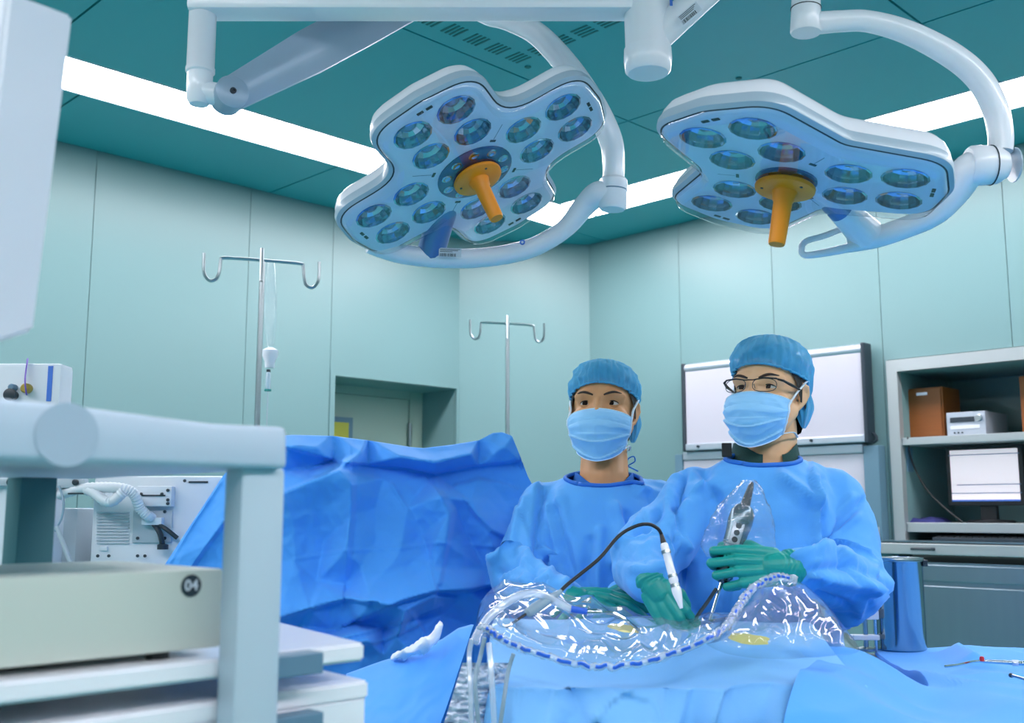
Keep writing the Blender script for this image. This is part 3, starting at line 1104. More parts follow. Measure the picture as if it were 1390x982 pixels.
def path_tube(ctrl, rad, mat, name, parent, n=16, flat=1.0, sub=8, up=None):
    pts = cat_rom(ctrl, sub)
    return MB().tube(pts, lerp_list(rad, len(pts)), n, flat=flat, up=up).build(name, mat, parent, smooth=True)


# ---- arms of the cross-shaped lamp: curved tube, swivel, under-slung yoke, knuckle
armA = lampA
path_tube([P(645, 12, 2.52), P(665, 21, 2.52), P(690, 27, 2.52), P(730, 47, 2.52), P(772, 92, 2.53), P(808, 145, 2.54), P(829, 190, 2.55), P(833, 222, 2.55), P(832, 250, 2.55)],
          [.024, .026, .027, .029, .031, .031, .030, .028, .027], 'white', 'curved_arm', lampA)
MB().lathe([(0, .03), (.006, .035), (.075, .035), (.082, .03)], P(833, 242, 2.55), P(831, 292, 2.55), 24).build('swivel', 'white', lampA, smooth=True)
MB().lathe([(0, .0356), (.003, .0356)], P(832.5, 258, 2.55), P(831, 292, 2.55), 24).build('swivel_ring', 'bluegrey', lampA)
path_tube([P(836, 264, 2.55), P(812, 264, 2.56), P(793, 280, 2.58), P(765, 312, 2.60), P(718, 338, 2.62), P(655, 350, 2.62), P(590, 350, 2.60), P(540, 344, 2.58), P(500, 333, 2.55)],
          [.034, .036, .031, .026, .027, .027, .028, .027, .022], 'white', 'yoke', lampA, flat=.9)
na = L1.to_3x3()
# knuckle from the notch between two arms out to the yoke
kdir = (na @ Vector((-1, -1, 0))).normalized()
k0 = L1 @ Vector((-.105, -.105, -.035))
k1 = P(585, 342, 2.60)
MB().tube([k0, k0.lerp(k1, .5), k1], [.034, .034, .036], 20).build('knuckle', 'knuckle', lampA, smooth=True)
# type plate and round mark on the yoke
def sticker(parent, px, py, Y, w, h, ang=0.0):
    c = P(px, py, Y)
    back = c - (c - Vector((0, 0, HC))).normalized() * 0
    n_ = (Vector((0, 0, HC)) - c).normalized()
    x_ = Vector((1, 0, 0)) * math.cos(ang) + Vector((0, 0, 1)) * math.sin(ang)
    x_ = (x_ - n_ * x_.dot(n_)).normalized()
    y_ = n_.cross(x_)
    m = frame_from(x_, y_, n_, c)
    s = MB().box((-w / 2, -h / 2, -.0008), (w / 2, h / 2, .0003), fr=m).build('type_plate', 'offwhite', parent)
    bars = MB()
    rr = random.Random(int(px))
    x = -w * .45
    while x < w * .25:
        ww = rr.choice([.0008, .0014, .002])
        bars.box((x, -h * .45, .0003), (x + ww, -h * .1, .0006), fr=m)
        x += ww + rr.choice([.001, .0016])
    for k in range(3):
        bars.box((-w * .45, h * (.05 + .14 * k), .0003), (w * (.1 + .35 * rr.random()), h * (.11 + .14 * k), .0006), fr=m)
    b_ = bars.build('barcode', 'charcoal', s)
    return s


sticker(lampA, 611, 343, 2.565, .056, .022, -.03)
c = P(709, 329, 2.57)
MB().lathe([(0, .007), (.0015, .007)], c, Vector((0, 0, HC)), 16).build('round_mark', 'blueprint', lampA)
MB().lathe([(0.0016, .003), (.002, .003)], c, Vector((0, 0, HC)), 12).build('round_mark_centre', 'offwhite', lampA)

# ---- arms of the three-lobed lamp
path_tube([P(1094, 30, 2.06), P(1112, 31, 2.06), P(1140, 29, 2.06), P(1178, 29, 2.06), P(1232, 44, 2.06), P(1290, 74, 2.06), P(1328, 106, 2.06), P(1350, 145, 2.06), P(1358, 180, 2.06), P(1358, 206, 2.06)],
          [.024, .023, .022, .022, .024, .026, .026, .026, .025, .024], 'white', 'curved_arm', lampB)
MB().lathe([(0, .036), (.005, .040), (.028, .041), (.060, .038), (.072, .03), (.076, .028)], P(1314, 225, 2.06), P(1376, 224, 2.06), 24).build('swivel', 'white', lampB, smooth=True)
MB().lathe([(0, .0413), (.002, .0413)], P(1344, 224.6, 2.06), P(1376, 224, 2.06), 24).build('swivel_ring', 'charcoal', lampB)
MB().lathe([(0, .035), (.003, .035)], P(1375.5, 224, 2.06), P(1380, 224, 2.06), 24).build('swivel_cap', 'band', lampB)
path_tube([P(1346, 224, 2.06), P(1316, 232, 2.07), P(1296, 262, 2.10), P(1270, 290, 2.13), P(1232, 308, 2.16), P(1190, 322, 2.18), P(1150, 330, 2.20)],
          [.040, .040, .032, .027, .026, .026, .024], 'white', 'yoke', lampB, flat=.9)
k0 = L2 @ Vector((.070, -.115, -.03))
k1 = P(1176, 318, 2.18)
MB().tube([k0, k0.lerp(k1, .45)], [.026, .028], 20).build('knuckle', 'knuckle', lampB, smooth=True)
MB().tube([k0.lerp(k1, .43), k0.lerp(k1, .75), k1], [.028, .033, .036], 20).build('knuckle_sleeve', 'white', lampB, smooth=True)
path_tube([P(1186, 326, 2.18), P(1150, 337, 2.18), P(1110, 345, 2.17), P(1092, 346, 2.17), P(1088, 338, 2.17), P(1094, 328, 2.18), P(1120, 320, 2.19), P(1150, 309, 2.2), P(1170, 312, 2.19)],
          [.016, .010, .008, .007, .007, .0065, .0065, .007, .01], 'white', 'grab_bar', lampB, n=10)

# ---- ceiling column carrying the lamp arms
cc = P(879, 60, 2.2)
colm = thing('lamp_ceiling_column', 'white ceiling column with swivelling beams that carry the surgical lamps', 'ceiling mount', (cc.x, cc.y, H), None)
zb = P(879, 100, 2.2).z
def vert(px, py, Y, z):
    p = P(px, py, Y)
    return Vector((p.x, p.y, z))


ztop = P(879, 66, 2.2).z
MB().lathe([(0, .0005), (0, .044), (.006, .050), (.030, .053), (.056, .052), (.058, .047), (.06, .03)], Vector((cc.x, cc.y, zb)), Vector((cc.x, cc.y, 3)), 32).build('end_cap', 'white', colm, smooth=True)
MB().lathe([(0, .049), (.17, .052), (.18, .056), (.36, .056)], Vector((cc.x, cc.y, zb + .056)), Vector((cc.x, cc.y, 3)), 32).build('shaft', 'white', colm, smooth=True)
MB().lathe([(0, .056), (.02, .058), (.22, .058)], Vector((cc.x, cc.y, zb + .41)), Vector((cc.x, cc.y, 3)), 32).build('upper_shaft', 'white', colm, smooth=True)
MB().lathe([(0, .14), (.015, .15), (.05, .15)], Vector((cc.x, cc.y, H - .052)), Vector((cc.x, cc.y, 3)), 40).build('ceiling_canopy', 'white', colm, smooth=True)
MB().lathe([(0, .0525), (.002, .0525)], Vector((cc.x, cc.y, P(879, 5, 2.2).z)), Vector((cc.x, cc.y, 3)), 32).build('ring_gap', 'charcoal', colm)
# beam to the left with its drop tube, knee joint and spring arm
bl, br_ = P(276, 4, 2.2), P(868, -2, 2.2)
bz = (P(560, 8, 2.2).z)
bmx = MB()
lft, rgt = Vector((bl.x, 2.2, 0)), Vector((cc.x, 2.2, 0))
z0_, z1_ = P(560, 21, 2.2).z, P(560, -55, 2.2).z
bmx.box((lft.x - .028, 2.2 - .036, z0_), (rgt.x - .02, 2.2 + .036, z1_), bevel=.012)
bmx.build('beam', 'white', colm, smooth=True)
zt = P(281, -60, 2.2).z
zc = P(281, 100, 2.2).z
MB().lathe([(0, .028), (.003, .0315), (.012, .0315), (.014, .030), (zt - zc, .0295)], Vector((lft.x, 2.2, zc)), Vector((lft.x, 2.2, 3)), 28).build('drop_tube', 'white', colm, smooth=True)
zk = P(281, 142, 2.2).z
MB().lathe([(0, .020), (.012, .027), (.05, .0275), (zc - zk, .0275)], Vector((lft.x, 2.2, zk)), Vector((lft.x, 2.2, 3)), 28).build('knee', 'white', colm, smooth=True)
kc = P(315, 130, 2.2)
s0, s1 = P(311, 130, 2.205), P(640, -48, 2.5)
d_ = (s1 - s0).normalized()
up_ = Vector((0, 0, 1)) - d_ * d_.z
up_.normalize()
sd = d_.cross(up_)
L_ = (s1 - s0).length
bx = MB()


def armring(t):
    hh = .036 + .016 * min(1, t * 3) - .006 * max(0, t - .6)
    ww = .026
    c = s0 + d_ * (L_ * t)
    k = .35
    pr_ = [(-1, -k), (-k, -1), (k, -1), (1, -k), (1, k), (k, 1), (-k, 1), (-1, k)]
    return [c + sd * (ww * a) + up_ * (hh * b) for a, b in pr_]


loft([armring(t) for t in (0, .08, .16, .3, .5, .75, 1)]).build('spring_arm', 'greyarm', colm, smooth=True)
ax = sd
MB().lathe([(0, .030), (.004, .036), (.060, .036), (.064, .030), (.064, .001)], s0 - ax * .032, s0 + ax, 28).build('arm_joint', 'greyarm', colm, smooth=True)
fs_ = ax if ax.y < 0 else -ax
MB().lathe([(0, .007), (.004, .007), (.004, .004), (.001, .003)], s0 + fs_ * .0315, s0 + fs_, 14).build('joint_screw', 'charcoal', colm, smooth=True)
MB().tube([Vector((lft.x, 2.2, P(281, 125, 2.2).z)), s0], [.026, .024], 16).build('knee_pin', 'white', colm, smooth=True)
# drop from the spring arm end to the curved tube of the cross-shaped lamp
MB().tube([s1 + Vector((0, 0, .03)), P(652, 22, 2.52)], [.03, .03], 20).build('lamp_drop', 'white', colm, smooth=True)
# beam to the right with its drop tube
b0_, b1_ = Vector((cc.x, 2.2, P(890, 62, 2.2).z)), P(1000, -50, 2.16)
d2 = (b1_ - b0_).normalized()
MB().tube([b0_ + d2 * .01, b1_], [.034, .034], 20, flat=1.0).build('slanted_arm', 'white', colm, smooth=True)
MB().tube([b1_, P(1088, -75, 2.06), P(1094, -60, 2.06)], [.032, .032, .034], 20).build('upper_arm', 'white', colm, smooth=True)
MB().lathe([(0, .030), (.004, .032), (.05, .030), (.17, .027)], P(1094, 45, 2.06), P(1094, -80, 2.06), 24).build('lamp_drop', 'white', colm, smooth=True)
MB().lathe([(0, .0316), (.0012, .0316)], P(1094, 12, 2.06), P(1094, -80, 2.06), 24).build('ring_gap', 'charcoal', colm)
sticker(colm, 936, 18, 2.138, .05, .022, .72)
c = P(911, 3, 2.145)
MB().box((c.x - .003, c.y - .001, c.z - .008), (c.x + .003, c.y + .001, c.z + .02)).build('blue_mark', 'blueprint', colm)

# ================================================================== equipment cart in the foreground (a, b frame)
def onplane_b(px, py, b):
    d = AB(ray(px, py))
    t = b / d.y
    return Vector((d.x * t, b, HC + d.z * t))


def zplane(px, py, z):
    return AB(PZ(px, py, z))


CB0 = .955                                    # front plane of the posts
A_R = onplane_b(391, 610, CB0).x              # right end of the top
cart = thing('equipment_cart', 'grey white equipment cart with metal posts and wide shelves', 'cart', (A_R - .35, CB0 + .25, 0), ab=True)


def prism_az(prof, b0, b1, name, mat, parent, bevel=0.0):
    """profile in (a, z), counter-clockwise, pushed from b0 to b1"""
    bm = bmesh.new()
    f0 = [bm.verts.new((a, b0, z)) for a, z in prof]
    f1 = [bm.verts.new((a, b1, z)) for a, z in prof]
    n = len(prof)
    bm.faces.new(f0)
    bm.faces.new(list(reversed(f1)))
    for i in range(n):
        bm.faces.new((f0[i], f1[i], f1[(i + 1) % n], f0[(i + 1) % n]))
    bmesh.ops.recalc_face_normals(bm, faces=list(bm.faces))
    if bevel:
        bmesh.ops.bevel(bm, geom=list(bm.edges), offset=bevel, segments=3, affect='EDGES', profile=0.5)
    bm.verts.index_update()
    m = MB().add([v.co.copy() for v in bm.verts], [tuple(v.index for v in f.verts) for f in bm.faces])
    bm.free()
    return m.build(name, mat, parent, smooth=True)


tp = [onplane_b(x, y, CB0 - .012) for x, y in [(391, 637), (391, 582), (384, 579), (330, 577), (290, 575), (250, 570), (180, 561), (90, 549), (0, 541), (-110, 531)]]
zb_ = tp[0].z
prof = [(tp[-1].x - .35, zb_)] + [(tp[0].x, zb_)] + [(p.x, p.z) for p in tp[1:]] + [(tp[-1].x - .35, tp[-1].z + .015)]
prism_az(prof, CB0 - .012, CB0 + .50, 'top', 'cartgrey', cart, .006)
c = onplane_b(91, 590, CB0 - .0125)
MB().lathe([(0, .0285), (.0006, .0285)], c, c + Vector((0, -1, 0)), 36).build('round_badge', pm('badge_plastic', 'a3b6c8', .5, var=.02), cart)
# posts
pa0, pa1 = onplane_b(323, 800, CB0).x, onplane_b(384, 800, CB0).x
MB().box((pa0, CB0, .12), (pa1, CB0 + .036, zb_ + .002), bevel=.007).build('post', 'alu', cart, smooth=True)
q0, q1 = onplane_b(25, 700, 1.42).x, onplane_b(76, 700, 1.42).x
MB().box((q0, 1.42, .12), (q1, 1.47, zb_ + .002), bevel=.004).build('post', 'alu_shaded', cart, smooth=True)  # rear post is the same aluminium; its shade is put into this darker colour
LW = -.32                                    # left end of the shelves
MB().box((LW, CB0, .12), (LW + .05, CB0 + .036, zb_ + .002), bevel=.007).build('post', 'alu', cart, smooth=True)


def shelf(z, th, corner, side, name='shelf', fb=1.0):
    c = zplane(corner[0], corner[1], z)
    s = zplane(side[0], side[1], z)
    dirn = (s - c).normalized()
    e = c + dirn * .34
    pts = [(LW - .05, c.y), (c.x, c.y), (e.x, e.y), (e.x - .02, e.y + .03), (LW - .05, e.y + .03)]
    bm = bmesh.new()
    f0 = [bm.verts.new((a, b, z - th)) for a, b in pts]
    f1 = [bm.verts.new((a, b, z)) for a, b in pts]
    n = len(pts)
    bm.faces.new(list(reversed(f0)))
    bm.faces.new(f1)
    for i in range(n):
        bm.faces.new((f0[i], f0[(i + 1) % n], f1[(i + 1) % n], f1[i]))
    bmesh.ops.recalc_face_normals(bm, faces=list(bm.faces))
    bmesh.ops.bevel(bm, geom=list(bm.edges), offset=.003, segments=2, affect='EDGES')
    bm.verts.index_update()
    m = MB().add([v.co.copy() for v in bm.verts], [tuple(v.index for v in f.verts) for f in bm.faces])
    bm.free()
    m.build(name, 'white', cart, smooth=True)
    return c.y


z1s = onplane_b(495, 873, CB0 + .04).z
b_sh = shelf(z1s, .020, (495, 873), (381, 845))
z2s = onplane_b(501, 924, CB0 + .04).z
shelf(z2s, .020, (501, 924), (383, 896))
z3s = onplane_b(497, 946, CB0 + .04).z
shelf(z3s, .05, (497, 946), (383, 918), 'drawer')
for px, y0, y1 in [(421, 882, 911), (421, 962, 990)]:
    p0 = onplane_b(px, y0, CB0 + .034)
    p1 = onplane_b(px, y1, CB0 + .034)
    MB().box((pa1 - .01, CB0 + .008, p1.z), (p0.x, CB0 + .036, p0.z), bevel=.002).build('shelf_clamp', 'bluegrey', cart)
MB().box((LW, CB0 + .05, .1), (pa1, CB0 + .5, .16), bevel=.01).build('base', 'cartgrey', cart)
for a, b in [(LW + .05, CB0 + .09), (pa1 - .05, CB0 + .09), (LW + .05, CB0 + .45), (pa1 - .05, CB0 + .45)]:
    MB().lathe([(0, .03), (.004, .045), (.026, .045), (.03, .03)], (a - .015, b, .047), (a + 1, b, .047), 18).build('castor', 'charcoal', cart, smooth=True)

# device with the number sticker on the upper shelf
DB = CB0 + .065
d1 = onplane_b(303, 772, DB)
dz0 = z1s + .008
dev = thing('device_box', 'flat grey green metal device box numbered 04 on the cart shelf', 'device', (d1.x - .2, DB + .15, z1s), ab=True)
MB().box((LW, DB, dz0), (d1.x, DB + .26, d1.z), bevel=.003).build('case', 'beige', dev, smooth=True)
for a in (LW + .03, d1.x - .06):
    for b in (DB + .02, DB + .23):
        MB().lathe([(0, .012), (.0085, .012)], (a, b, z1s), (a, b, 5), 12).build('foot', 'black', dev)
sc = onplane_b(259.5, 795.5, DB - .0004)
MB().lathe([(0, .0113), (.0004, .0113)], sc, sc + Vector((0, -1, 0)), 32).build('number_sticker', 'charcoal', dev)


def text_mesh(txt, size, fr, name, mat, parent, depth=.0002):
    cu = bpy.data.curves.new('txt', 'FONT')
    cu.body = txt
    cu.size = size
    cu.align_x = 'CENTER'
    cu.align_y = 'CENTER'
    cu.extrude = depth
    cu.offset = size * .018
    ob = bpy.data.objects.new('txt', cu)
    col.objects.link(ob)
    dg = bpy.context.evaluated_depsgraph_get()
    dg.update()
    me = ob.evaluated_get(dg).to_mesh()
    m = MB().add([fr @ v.co for v in me.vertices], [tuple(p.vertices) for p in me.polygons])
    ob.evaluated_get(dg).to_mesh_clear()
    bpy.data.objects.remove(ob)
    return m.build(name, mat, parent)


text_mesh('04', .0155, Matrix.Translation(sc + Vector((0, -.0008, 0))) @ Matrix.Rotation(PI / 2, 4, 'X'), 'number_print', 'offwhite', dev)

# ================================================================== monitor seen from its side above the cart
mon = thing('endoscopy_monitor', 'white monitor housing tilted on its arm above the cart', 'monitor', P(-40, 480, .98))
cor = [P(13, -12, .93), P(101, 21, 1.03), P(47, 450, 1.0), P(-42, 478, .90)]
nrm = (cor[1] - cor[0]).cross(cor[3] - cor[0]).normalized()
if nrm.y < 0:
    nrm = -nrm
bm = bmesh.new()
fr_ = [bm.verts.new(p) for p in cor]
bk_ = [bm.verts.new(p + nrm * .05 + Vector((-.012, 0, 0))) for p in cor]
lf0 = [bm.verts.new(p + Vector((-.30, -.02, 0)) + nrm * .02) for p in (cor[0], cor[3])]
lf1 = [bm.verts.new(p + Vector((-.30, -.02, 0)) + nrm * .07) for p in (cor[0], cor[3])]
for q in [(fr_[0], fr_[1], fr_[2], fr_[3]), (bk_[1], bk_[0], bk_[3], bk_[2]), (fr_[1], bk_[1], bk_[2], fr_[2]),
          (lf0[0], fr_[0], fr_[3], lf0[1]), (bk_[0], lf1[0], lf1[1], bk_[3]), (lf0[0], lf0[1], lf1[1], lf1[0]),
          (lf0[0], lf1[0], bk_[0], fr_[0]), (fr_[0], bk_[0], bk_[1], fr_[1]), (fr_[3], bk_[3], lf1[1], lf0[1]), (fr_[3], fr_[2], bk_[2], bk_[3])]:
    bm.faces.new(q)
bmesh.ops.recalc_face_normals(bm, faces=list(bm.faces))
bmesh.ops.bevel(bm, geom=list(bm.edges), offset=.004, segments=3, affect='EDGES')
bm.verts.index_update()
MB().add([v.co.copy() for v in bm.verts], [tuple(v.index for v in f.verts) for f in bm.faces]).build('housing', 'offwhite', mon, smooth=True)
bm.free()
n0 = nrm * .0525 + Vector((-.012, 0, 0))
qd = [cor[0].lerp(cor[2], .06), cor[1].lerp(cor[3], .06), cor[2].lerp(cor[0], .06), cor[3].lerp(cor[1], .06)]
MB().add([p + n0 for p in qd] + [p + n0 + nrm * .002 for p in qd], [(0, 1, 2, 3), (7, 6, 5, 4), (0, 4, 5, 1), (1, 5, 6, 2), (2, 6, 7, 3), (3, 7, 4, 0)]).build('screen', 'black', mon)
base = Vector((cor[3].x - .15, cor[3].y + .1, 0))
ctz = zb_ + .085
ab_base = Vector((LW + .12, CB0 + .25, 0))
cb2 = Vector(((ab_base.x - ab_base.y) * R2, (ab_base.x + ab_base.y) * R2, ctz))
MB().tube([cb2, cb2 + Vector((0, 0, .14)), cor[3] + Vector((-.14, .05, .08))], [.022, .022, .02], 14).build('arm', 'white', mon, smooth=True)

# ================================================================== anaesthesia machine behind the cart
am = thing('anaesthesia_machine', 'white anaesthesia machine with vents and breathing hose behind the cart', 'medical machine', (P(120, 760, 2.88).x, 2.98, 0))


def fbox(px0, px1, py0, py1, Y, dep, name, mat, parent, bevel=.004):
    a, b = P(px0, py0, Y), P(px1, py1, Y)
    z0, z1 = min(a.z, b.z), max(a.z, b.z)
    return MB().box((min(a.x, b.x), Y, z0), (max(a.x, b.x), Y + dep, z1), bevel=bevel).build(name, mat, parent, smooth=True)


def fl(px, Y):
    return P(px, 690, Y).x


zt_ = P(40, 493, 2.73).z
MB().box((fl(-150, 2.73), 2.73, .1), (fl(72, 2.73), 2.81, zt_), bevel=.012).build('tower', 'machine', am, smooth=True)
MB().box((fl(121, 2.78), 2.8, .1), (fl(300, 2.78), 3.18, P(200, 646, 2.78).z), bevel=.012).build('body', 'machine', am, smooth=True)
MB().box((fl(78, 2.84), 2.84, .1), (fl(106, 2.84), 3.08, P(90, 690, 2.84).z), bevel=.008).build('side_column', 'machinegrey', am, smooth=True)
MB().box((fl(-150, 2.78), 2.74, .02), (fl(300, 2.78), 3.23, .1), bevel=.01).build('base', 'machinegrey', am)
Yf = 2.8
for k in range(11):
    fbox(131, 175, 695 + 4.2 * k, 696.8 + 4.2 * k, Yf - .004, .006, 'vent_slat', 'machinegrey', am, 0)
fbox(181, 232, 693, 737, Yf - .008, .01, 'access_plate', 'machinegrey', am, .002)
fbox(186, 232, 660, 688, Yf - .03, .032, 'bracket', 'machine', am, .004)
fbox(190, 224, 672, 674, Yf - .033, .004, 'bracket_slot', 'charcoal', am, 0)
fbox(192, 219, 703, 713, Yf - .03, .025, 'cable_clip', 'machine', am, .002)
fbox(256, 282, 653.5, 656, Yf - .003, .004, 'top_slot', 'charcoal', am, 0)
fbox(135, 145, 742, 748, Yf - .006, .008, 'button', 'machine', am, .001)
for x, y in [(187, 695), (224, 695), (187, 731), (224, 731), (228, 666), (228, 679), (228, 684), (251, 653), (133, 755), (148, 755), (187, 755), (197, 755), (192, 671), (220, 671)]:
    p = P(x, y, Yf - .009 if y > 690 else Yf - .031)
    MB().lathe([(0, .0042), (.003, .0042), (.0035, .002)], p, p + Vector((0, -1, 0)), 10).build('screw', 'charcoal', am)
# breathing hose (ribbed) and cables
hp = cat_rom([P(80, 672, 2.75), P(110, 664, 2.73), P(140, 662, 2.72), P(168, 664, 2.72), P(182, 672, 2.73), P(190, 690, 2.75), P(200, 700, 2.76), P(206, 704, 2.78)], 10)
MB().tube(hp, [.0125 + .0018 * (i % 2) for i in range(len(hp))], 12).build('breathing_hose', 'machine', am, smooth=True)
hp = cat_rom([P(108, 662, 2.74), P(125, 668, 2.72), P(148, 682, 2.71), P(168, 668, 2.71)], 10)
MB().tube(hp, [.0125 + .0018 * (i % 2) for i in range(len(hp))], 12).build('breathing_hose', 'machine', am, smooth=True)
MB().tube(cat_rom([P(209, 712, Yf - .02), P(217, 724, Yf - .03), P(221, 742, Yf - .025)], 6), .007, 8).build('cable', 'charcoal', am, smooth=True)
MB().tube(cat_rom([P(214, 712, Yf - .02), P(226, 719, Yf - .035), P(241, 731, Yf - .03)], 6), .006, 8).build('cable', 'charcoal', am, smooth=True)
p = P(221, 742, Yf - .03)
MB().lathe([(0, .014), (.012, .014), (.014, .009)], p + Vector((0, 0, -.008)), p + Vector((0, 0, 1)), 14).build('plug', 'charcoal', am, smooth=True)
fbox(-40, 22, 650, 660, 2.71, .03, 'rail', 'machinegrey', am, .004)
fbox(76, 114, 650, 663, 2.725, .03, 'rail', 'machinegrey', am, .004)
for x in (14, 103):
    p = P(x, 655, 2.708 if x < 50 else 2.723)
    MB().lathe([(0, .008), (.006, .008), (.007, .004)], p, p + Vector((0, -1, 0)), 12).build('rail_bolt', 'charcoal', am)
fbox(92, 134, 669.5, 671.5, 2.72, .004, 'rod', 'charcoal', am, 0)
fbox(107, 120, 690, 770, 3.03, .02, 'added_blue_gap_panel', 'scrub', am, .004)  # added blue panel in place of the blue gown seen through the gap
fbox(108, 119, 694, 712, 3.025, .008, 'pale_gap_patch', 'offwhite', am, .001)  # added pale patch on the gap panel
MB().tube(cat_rom([P(80, 660, 2.72), P(86, 680, 2.71), P(84, 702, 2.71), P(74, 722, 2.71)], 8), .003, 6).build('thin_line', 'cable', am, smooth=True)
MB().tube([P(77, 715, 2.71), P(98, 770, 2.71)], .006, 8).build('stay', 'machinegrey', am, smooth=True)
# front of the tower above the cart: print, gauge, tap, strap
fbox(65.5, 69, 497, 545, 2.728, .004, 'blue_stripe', 'blueprint', am, 0)
p = P(20, 527, 2.73)
MB().lathe([(0, .012), (.012, .012), (.018, .016), (.028, .016), (.03, .010), (.03, .001)], p + Vector((0, 0, -.02)), p + Vector((0, -1, -.02)), 18).build('port', 'charcoal', am, smooth=True)
MB().lathe([(0, .009), (.02, .009), (.024, .006)], p, p + Vector((0, -1, .0)), 18).build('port_cap', 'bluegrey', am, smooth=True)
p = P(38, 528, 2.73)
MB().lathe([(0, .013), (.016, .013), (.02, .010), (.02, .001)], p, p + Vector((0, -1, 0)), 20).build('gauge', pm('brass', 'b79a4a', .35, metal=.6, var=.1), am, smooth=True)
st_ = cat_rom([P(37, 488, 2.78), P(37, 492, 2.723), P(35, 505, 2.715), P(34, 520, 2.695), P(36, 536, 2.71)], 6)
MB().tube(st_, .005, 8, flat=.3, up=(0, 1, 0)).build('strap', 'purple', am, smooth=True)

# ================================================================== big blue drape hung as a screen
TOPX = [200, 225, 262, 300, 330, 360, 396, 452, 500, 557, 575, 613, 650, 669, 682, 695, 706, 717, 740]
TOPY = [800, 765, 708, 650, 612, 594, 590.5, 592, 598, 607, 608.5, 604, 598, 588, 587, 592, 619, 648, 690]
KH = 2.0
feat = [(200, 560, 0), (740, 560, 0), (200, 1010, .03), (740, 1010, .0), (225, 765, .0), (300, 650, 0), (340, 604, 0),
        (396, 588, .0), (452, 590, .0), (500, 596, .0), (557, 605, .0), (613, 602, 0), (650, 596, 0), (675, 585, 0), (706, 617, .0), (717, 646, 0),
        (396, 606, .03), (430, 608, .028), (490, 614, .034), (545, 621, .04), (590, 628, .042), (640, 617, .035), (685, 606, .03),
        (420, 634, -.004), (452, 627, -.004), (500, 630, -.006), (545, 633, -.006), (590, 643, -.008), (650, 633, -.006), (706, 627, -.006),
        (385, 640, .01), (340, 650, .03), (280, 740, .02), (330, 760, .03),
        (385, 669, .050), (420, 654, .05), (459, 639, .055), (478, 658, .058), (476, 700, .05), (469, 748, .062), (467, 794, .032),
        (430, 700, .034), (440, 735, .022), (400, 715, .046), (400, 761, .046), (430, 790, .04),
        (520, 650, .018), (532, 658, .026), (552, 690, .034), (573, 727, .030), (545, 744, .058), (510, 735, .044), (510, 690, .030),
        (598, 675, .055), (609, 697, .058), (605, 738, .062), (592, 737, .062), (588, 770, .055), (590, 802, .075), (620, 690, .03),
        (631, 720, .014), (640, 680, .026), (669, 742, .034), (658, 772, .016), (635, 802, .06), (700, 700, .006), (690, 760, .02), (700, 800, .03),
        (520, 782, .072), (550, 775, .066), (490, 770, .06), (560, 800, .084),
        (381, 839, .09), (420, 826, .078), (467, 812, .064), (504, 817, .092), (549, 829, .105), (590, 810, .088), (625, 812, .05), (660, 820, .045),
        (350, 870, .04), (407, 849, .045), (450, 856, .05), (482, 846, .05), (520, 852, .04), (560, 842, .045), (600, 835, .03), (640, 850, .02),
        (430, 880, .08), (470, 872, .085), (500, 869, .085), (540, 866, .075), (571, 858, .04), (590, 870, .06), (620, 870, .04),
        (400, 915, .03), (463, 894, .045), (520, 890, .05), (568, 897, .055), (620, 900, .03), (660, 880, .03), (560, 930, .03), (480, 930, .04)]
fev = tri_field([(x, y, h * KH) for x, y, h in feat])
NX, NY = 300, 180
gx = np.linspace(205, 738, NX)
ty = np.interp(gx, TOPX, TOPY)
gv = np.linspace(0, 1, NY) ** 1.05
XX = np.repeat(gx[None, :], NY, 0)
YY = ty[None, :] + (1000 - ty[None, :]) * gv[:, None]
HH = blur2(fev(XX, YY), 1)
LAPS = [([(385, 606), (440, 620), (470, 628), (545, 633), (590, 642), (640, 632), (706, 625)], 26, 3.5, .030, -1),
        ([(385, 670), (420, 655), (459, 639), (470, 641)], 60, 5, .024, 1), ([(420, 634), (448, 622), (452, 610)], 18, 4, .014, -1),
        ([(400, 760), (467, 748), (545, 744), (594, 737), (668, 742)], 4, 4, .0055, 1),
        ([(532, 658), (552, 690), (573, 727)], 5, 4, .006, 1), ([(588, 740), (583, 770), (590, 800)], 5, 4, .006, 1),
        ([(381, 838), (420, 826), (470, 812), (500, 817)], 36, 5, .034, -1), ([(490, 840), (545, 815), (590, 802), (640, 800), (672, 792)], 44, 5, .046, -1),
        ([(440, 872), (500, 858), (540, 846), (590, 828)], 16, 4, .024, -1), ([(420, 892), (520, 870), (565, 850)], 16, 4, .022, -1), ([(560, 835), (575, 860), (560, 890)], 18, 5, .02, 1),
        ([(598, 672), (614, 692), (606, 738), (596, 790)], 42, 7, .022, 1), ([(476, 652), (475, 700), (468, 790)], 55, 9, .020, 1),
        ([(640, 690), (668, 720), (700, 735)], 26, 6, .018, -1), ([(620, 660), (650, 652), (690, 660)], 22, 5, .014, 1),
        ([(300, 655), (262, 712), (232, 762)], 4, 4, .006, 1), ([(318, 690), (280, 740), (255, 775)], 30, 6, .02, 1)]
_pp = np.stack([XX.ravel(), YY.ravel()], 1)
for lp0 in LAPS:
    HH += lap(_pp, *lp0).reshape(HH.shape)
for j in range(NY):
    for i in range(NX):
        q = Vector((XX[j, i] * .02, YY[j, i] * .02, 3.3))
        HH[j, i] += .008 * (1 - 2 * abs(noise.noise(q))) + .003 * (1 - 2 * abs(noise.noise(q * 2.7)))


def Yd(x):
    return 2.62 + .26 * (x - 225) / 495


